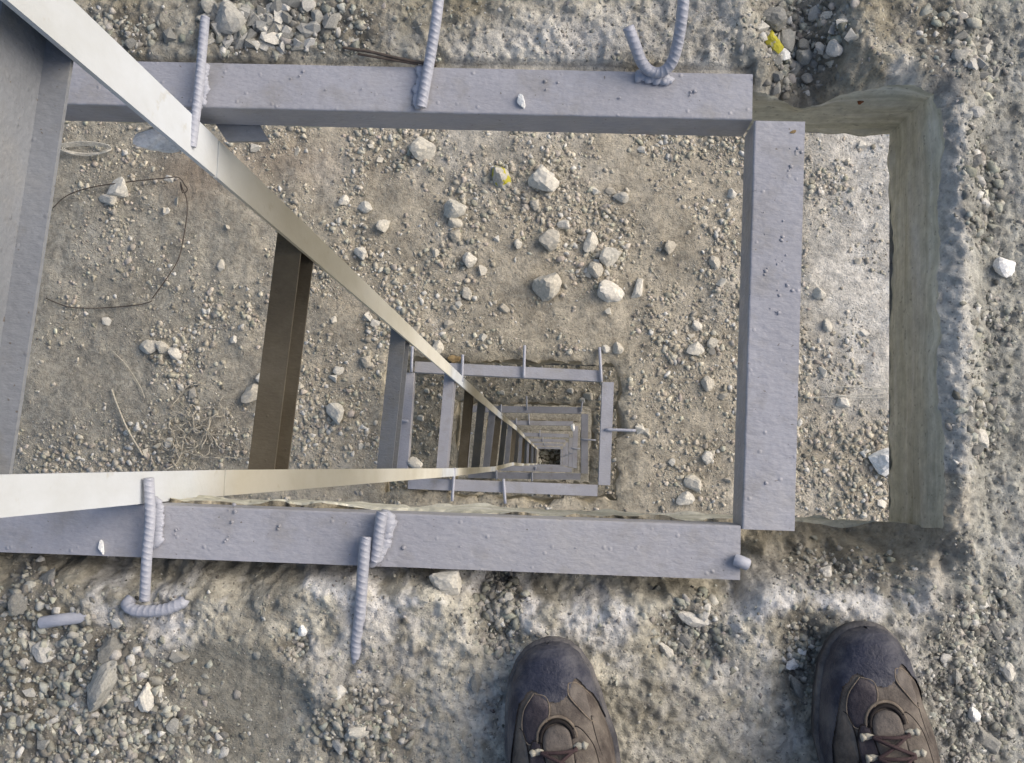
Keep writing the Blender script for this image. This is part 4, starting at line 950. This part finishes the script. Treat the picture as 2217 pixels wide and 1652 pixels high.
# ------------------------------------------------------------------ the photographer: boots and legs
def interp(tab, t):
    for (a, b), (c, d) in zip(tab[:-1], tab[1:]):
        if t <= c: f = (t - a) / (c - a); f = f * f * (3 - 2 * f) * 0.35 + f * 0.65; return b + (d - b) * f
    return tab[-1][1]
WT = [(0, 0.0), (0.002, 0.0125), (0.007, 0.0225), (0.016, 0.0315), (0.032, 0.0405), (0.06, 0.0475), (0.10, 0.0545), (0.15, 0.051), (0.20, 0.043), (0.25, 0.040), (0.28, 0.034), (0.297, 0.018), (0.30, 0.0)]
HT = [(0, 0.014), (0.004, 0.022), (0.012, 0.030), (0.03, 0.037), (0.06, 0.044), (0.09, 0.053), (0.12, 0.066), (0.15, 0.083), (0.18, 0.098), (0.22, 0.11), (0.3, 0.10)]
SZ = 0.026
def bh(x, t):
    wv = interp(WT, t); hv = interp(HT, t)
    if wv <= 1e-5: return SZ
    v = min(1, abs(x) / wv); return SZ + hv * max(0.0, 1 - v ** 2.4) ** 0.42
def xcen(t): return -0.004 * math.sin(min(1, t / 0.15) * math.pi) + 0.006 * math.exp(-(t / 0.04) ** 2) * 0
def shell(name, parent, t0, t1, a0, a1, off, m, nt_=40, na=40, mask=None, thick=True):
    """piece of the boot's skin, t along the foot (m from the toe), a across (0 left sole edge .. pi right)"""
    V, Fc = [], []; idx = {}
    for i in range(nt_ + 1):
        u = i / nt_; t = t0 + (t1 - t0) * u * (u if t0 == 0 else 1)
        for j in range(na + 1):
            a = a0 + (a1 - a0) * j / na; wv = interp(WT, t) + off; hv = interp(HT, t) + off
            ca, sa = -math.cos(a), max(0, math.sin(a)); ex = 0.62
            x = wv * (abs(ca) ** 0.9) * (1 if ca > 0 else -1); z = SZ + hv * sa ** ex
            idx[i, j] = len(V); V.append(Vector((x + xcen(t), off - t if t < 0.02 else -t, z)))
    for i in range(nt_):
        for j in range(na):
            t = t0 + (t1 - t0) * ((i + .5) / nt_) ** (2 if t0 == 0 else 1); a = a0 + (a1 - a0) * (j + .5) / na
            if mask is None or mask(t, a): Fc.append((idx[i, j], idx[i + 1, j], idx[i + 1, j + 1], idx[i, j + 1]))
    o = pydata(name, V, Fc, True, m, parent)
    bm = bmesh.new(); bm.from_mesh(o.data); bmesh.ops.remove_doubles(bm, verts=bm.verts, dist=0.0002)
    bmesh.ops.delete(bm, geom=[v for v in bm.verts if not v.link_faces], context='VERTS'); bmesh.ops.recalc_face_normals(bm, faces=bm.faces); bm.to_mesh(o.data); bm.free()
    return o
def surf(x, t, off=0.0):
    """plan position on the boot -> point on its skin"""
    return Vector((x + xcen(t), -t, bh(x, t) + off))
def panel(name, parent, poly, off, m, nr=9, edge=None):
    P2 = [Vector((x, t * 0.72, 0)) for x, t in poly]; P2 = catmull(P2 + [P2[0]], 0.002)[:-1]; n = len(P2); c = sum(P2, Vector()) / n
    V = [surf(c.x, c.y, off)]; Fc = []
    for r in range(1, nr + 1):
        f = r / nr
        for p in P2:
            q = c.lerp(p, f); V.append(surf(q.x, q.y, off if r < nr else -0.002))
            if r == nr: V[-1] = surf(q.x, q.y, -0.0015)
    for k in range(n): Fc.append((0, 1 + k, 1 + (k + 1) % n))
    for r in range(nr - 1):
        for k in range(n): a, b = 1 + r * n + k, 1 + r * n + (k + 1) % n; Fc.append((a, a + n, b + n, b))
    # push the last-but-one ring close to the rim so the panel has a crisp step
    for k, p in enumerate(P2): q = c.lerp(p, 0.985); V[1 + (nr - 2) * n + k] = surf(q.x, q.y, off)
    o = fixn(pydata(name, V, Fc, True, m, parent))
    if edge:
        pts = [surf(p.x, p.y, off * 0.8) for p in P2]; pts.append(pts[0].copy())
        Vv, Ff = tube_geo(pts, 0.0008, 6); pydata('piping', Vv, Ff, True, edge, o)
    return o
def boot(loc, ang, parent, lab):
    b = bpy.data.objects.new('boot', None); COL.objects.link(b); b.parent = parent; b.location = loc; b.rotation_euler = (0, 0, ang); b.scale = (0.93, 1, 1); b['label'] = lab
    # sole: outline slightly proud of the upper, with welt groove
    V, Fc = [], []; n = 0; out = []
    ts = [0.30 * (k / 50) ** 1.6 for k in range(51)]
    for t in ts: out.append((-(interp(WT, t)), t))
    for t in ts[::-1][1:]: out.append((interp(WT, t), t))
    rows = [(0.0, -0.002), (0.004, 0.003), (0.016, 0.004), (0.019, 0.0055), (0.0245, 0.005), (0.0275, 0.001), (0.028, -0.006)]
    m = len(out)
    for z, o_ in rows:
        for i, (x, t) in enumerate(out):
            a, c = out[(i - 1) % m], out[(i + 1) % m]; dx, dt = c[0] - a[0], c[1] - a[1]; L = math.hypot(dx, dt) or 1
            V.append(Vector((x + xcen(t) - dt / L * o_, -(t + dx / L * o_), z)))
    for r in range(len(rows) - 1):
        for i in range(m): Fc.append((r * m + i, r * m + (i + 1) % m, (r + 1) * m + (i + 1) % m, (r + 1) * m + i))
    Fc.append(tuple(range(m))); Fc.append(tuple((len(rows) - 1) * m + i for i in range(m)))
    fixn(pydata('sole', V, Fc, True, M_SOLE, b))
    shell('upper', b, 0, 0.30, 0, math.pi, 0.0, M_LEA, 90, 50)
    def capmask(t, a):
        s = (a / math.pi)                       # 0 = left side of the picture
        lim = 0.048 - 0.014 * math.exp(-((s - 0.36) / 0.09) ** 2) - 0.018 * math.exp(-((s - 0.70) / 0.09) ** 2) + 0.11 * max(0, (0.24 - s) / 0.24) + 0.03 * max(0, (s - 0.85) / 0.15)
        return t < lim
    shell('toe_cap', b, 0, 0.19, 0, math.pi, 0.0018, M_RUB, 150, 110, capmask)
    panel('side_panel', b, [(-0.018, 0.052), (-0.006, 0.058), (-0.004, 0.075), (-0.010, 0.092), (-0.020, 0.108), (-0.030, 0.112), (-0.034, 0.095), (-0.030, 0.072)], 0.0016, M_LEAD, edge=M_EDGE)
    panel('side_panel', b, [(0.018, 0.046), (0.026, 0.048), (0.036, 0.062), (0.042, 0.078), (0.044, 0.100), (0.037, 0.098), (0.027, 0.080), (0.017, 0.060)], 0.0022, M_LEAG, edge=M_EDGE)
    panel('beige_panel', b, [(0.0365, 0.092), (0.042, 0.098), (0.0475, 0.122), (0.0495, 0.152), (0.0435, 0.154), (0.039, 0.125)], 0.002, M_BEI, edge=M_DARK)
    panel('grey_panel', b, [(-0.040, 0.094), (-0.034, 0.096), (-0.031, 0.118), (-0.033, 0.150), (-0.041, 0.152), (-0.0445, 0.125)], 0.0016, M_LEAG, edge=M_DARK)
    panel('eyelet_flap', b, [(0.013, 0.110), (0.020, 0.098), (0.030, 0.112), (0.036, 0.135), (0.034, 0.175), (0.018, 0.178), (0.014, 0.140)], 0.0024, M_LEA, edge=M_DARK)
    panel('eyelet_flap', b, [(-0.017, 0.112), (-0.024, 0.108), (-0.030, 0.125), (-0.032, 0.155), (-0.030, 0.178), (-0.016, 0.178), (-0.015, 0.140)], 0.0024, M_LEAD, edge=M_DARK)
    tg = panel('tongue', b, [(0.0, 0.092), (0.010, 0.097), (0.014, 0.110), (0.013, 0.150), (0.012, 0.185), (-0.012, 0.185), (-0.014, 0.150), (-0.015, 0.112), (-0.010, 0.097)], 0.003, M_LEAG)
    arc = [surf(0.0165 * math.cos(a), 0.080 - 0.017 * math.sin(a), 0.0022) for a in [math.pi * k / 16 for k in range(17)]]
    Vv, Ff = tube_geo(arc, 0.0018, 6); pydata('tongue_seam', Vv, Ff, True, M_DARK, tg)
    arc = [surf(0.0200 * math.cos(a), 0.080 - 0.0205 * math.sin(a), 0.0012) for a in [math.pi * k / 16 for k in range(17)]]
    Vv, Ff = tube_geo(arc, 0.0016, 6); pydata('tongue_rim', Vv, Ff, True, M_EDGE, tg)
    for k, t in enumerate((0.087, 0.104, 0.121, 0.138)):
        for s in (-1, 1):
            q = surf(s * 0.0205, t, 0.003)
            Vv, Ff = blobs_geo([(0, 0, 0, 0.0042)]); Vs = [Vector((v.x * 1.5, v.y * 0.75, v.z * 1.1)) for v in Vv]
            V2 = [Vector((v.x * 0.8 + s * 0.0055, v.y * 0.85, v.z * 1.3 + 0.001)) for v in Vv]
            VV, FF = merge([(Vs, Ff), (V2, Ff)]); h = pydata('lace_hook', [v + q for v in VV], FF, True, M_HOOK, b)
        a1, a2 = surf(-0.018, t, 0.006), surf(0.018, t + 0.002, 0.006); md = surf(0, t + 0.001, 0.0085)
        tube('lace', [a1, md, a2], 0.0018, M_LACE, b, 6, 0.003)
        if k < 3:
            b1_, b2_ = surf(-0.018, t, 0.006), surf(0.018, t + 0.017, 0.006); c1_, c2_ = surf(0.018, t, 0.006), surf(-0.018, t + 0.017, 0.006)
            tube('lace', [b1_, surf(0, t + 0.0085, 0.0105), b2_], 0.0018, M_LACE, b, 6, 0.003); tube('lace', [c1_, surf(0, t + 0.0085, 0.0085), c2_], 0.0018, M_LACE, b, 6, 0.003)
    # ankle shaft
    V, Fc = [], []; k = 24
    for i in range(9):
        f = i / 8; z = 0.10 + 0.09 * f; rx = 0.040 - 0.002 * f; ry = 0.055 - 0.010 * f; yc = -0.235 - 0.006 * f
        for j in range(k): a = 2 * math.pi * j / k; V.append(Vector((rx * math.cos(a), yc + ry * math.sin(a), z)))
    for i in range(8):
        for j in range(k): Fc.append((i * k + j, i * k + (j + 1) % k, (i + 1) * k + (j + 1) % k, (i + 1) * k + j))
    pydata('ankle_shaft', V, Fc, True, M_LEA, b)
    return b
pr = P(1873, 1362, 0.035); pl = P(1186, 1396, 0.035)
per = empty('person', (0.2, -0.4, 0.0)); setp(per, 'person standing at the slab edge, only the toes of muddy brown lace-up boots showing', 'person')
LA, RA = rad(11), rad(8)
bl_ = boot((pl[0] - per.location.x, pl[1] - per.location.y, 0.0), LA, per, 'boot at left with toe pointing slightly inward')
br_ = boot((pr[0] - per.location.x, pr[1] - per.location.y, 0.0), RA, per, 'boot at right with a wide dark toe rim')
# trousered legs as one continuous body rising out of the boots
def legpt(p, ang, t): return Vector((p[0] + t * math.sin(ang), p[1] - t * math.cos(ang), 0))
la, ra = legpt(pl, LA, 0.24), legpt(pr, RA, 0.24)
mid = (la + ra) / 2
vs = [Vector((mid.x, mid.y - 0.03, 0.95)), Vector((mid.x - 0.09, mid.y - 0.03, 0.88)), Vector((la.x + 0.02, la.y + 0.0, 0.5)), Vector((la.x, la.y, 0.15)),
      Vector((mid.x + 0.09, mid.y - 0.03, 0.88)), Vector((ra.x - 0.02, ra.y + 0.0, 0.5)), Vector((ra.x, ra.y, 0.15)), Vector((mid.x, mid.y - 0.05, 1.05))]
me = bpy.data.meshes.new('body'); me.from_pydata([tuple(v - per.location) for v in vs], [(0, 1), (1, 2), (2, 3), (0, 4), (4, 5), (5, 6), (0, 7)], []); me.update()
ob = link('body', me, M_TROU); ob.parent = per
mod = ob.modifiers.new('Skin', 'SKIN'); sk = me.skin_vertices[0].data
for i, r in enumerate((0.12, 0.09, 0.065, 0.055, 0.09, 0.065, 0.055, 0.14)): sk[i].radius = (r, r)
sk[0].use_root = True
ob.modifiers.new('Sub', 'SUBSURF').levels = 2; ob.modifiers['Sub'].render_levels = 2
bpy.context.view_layer.update()
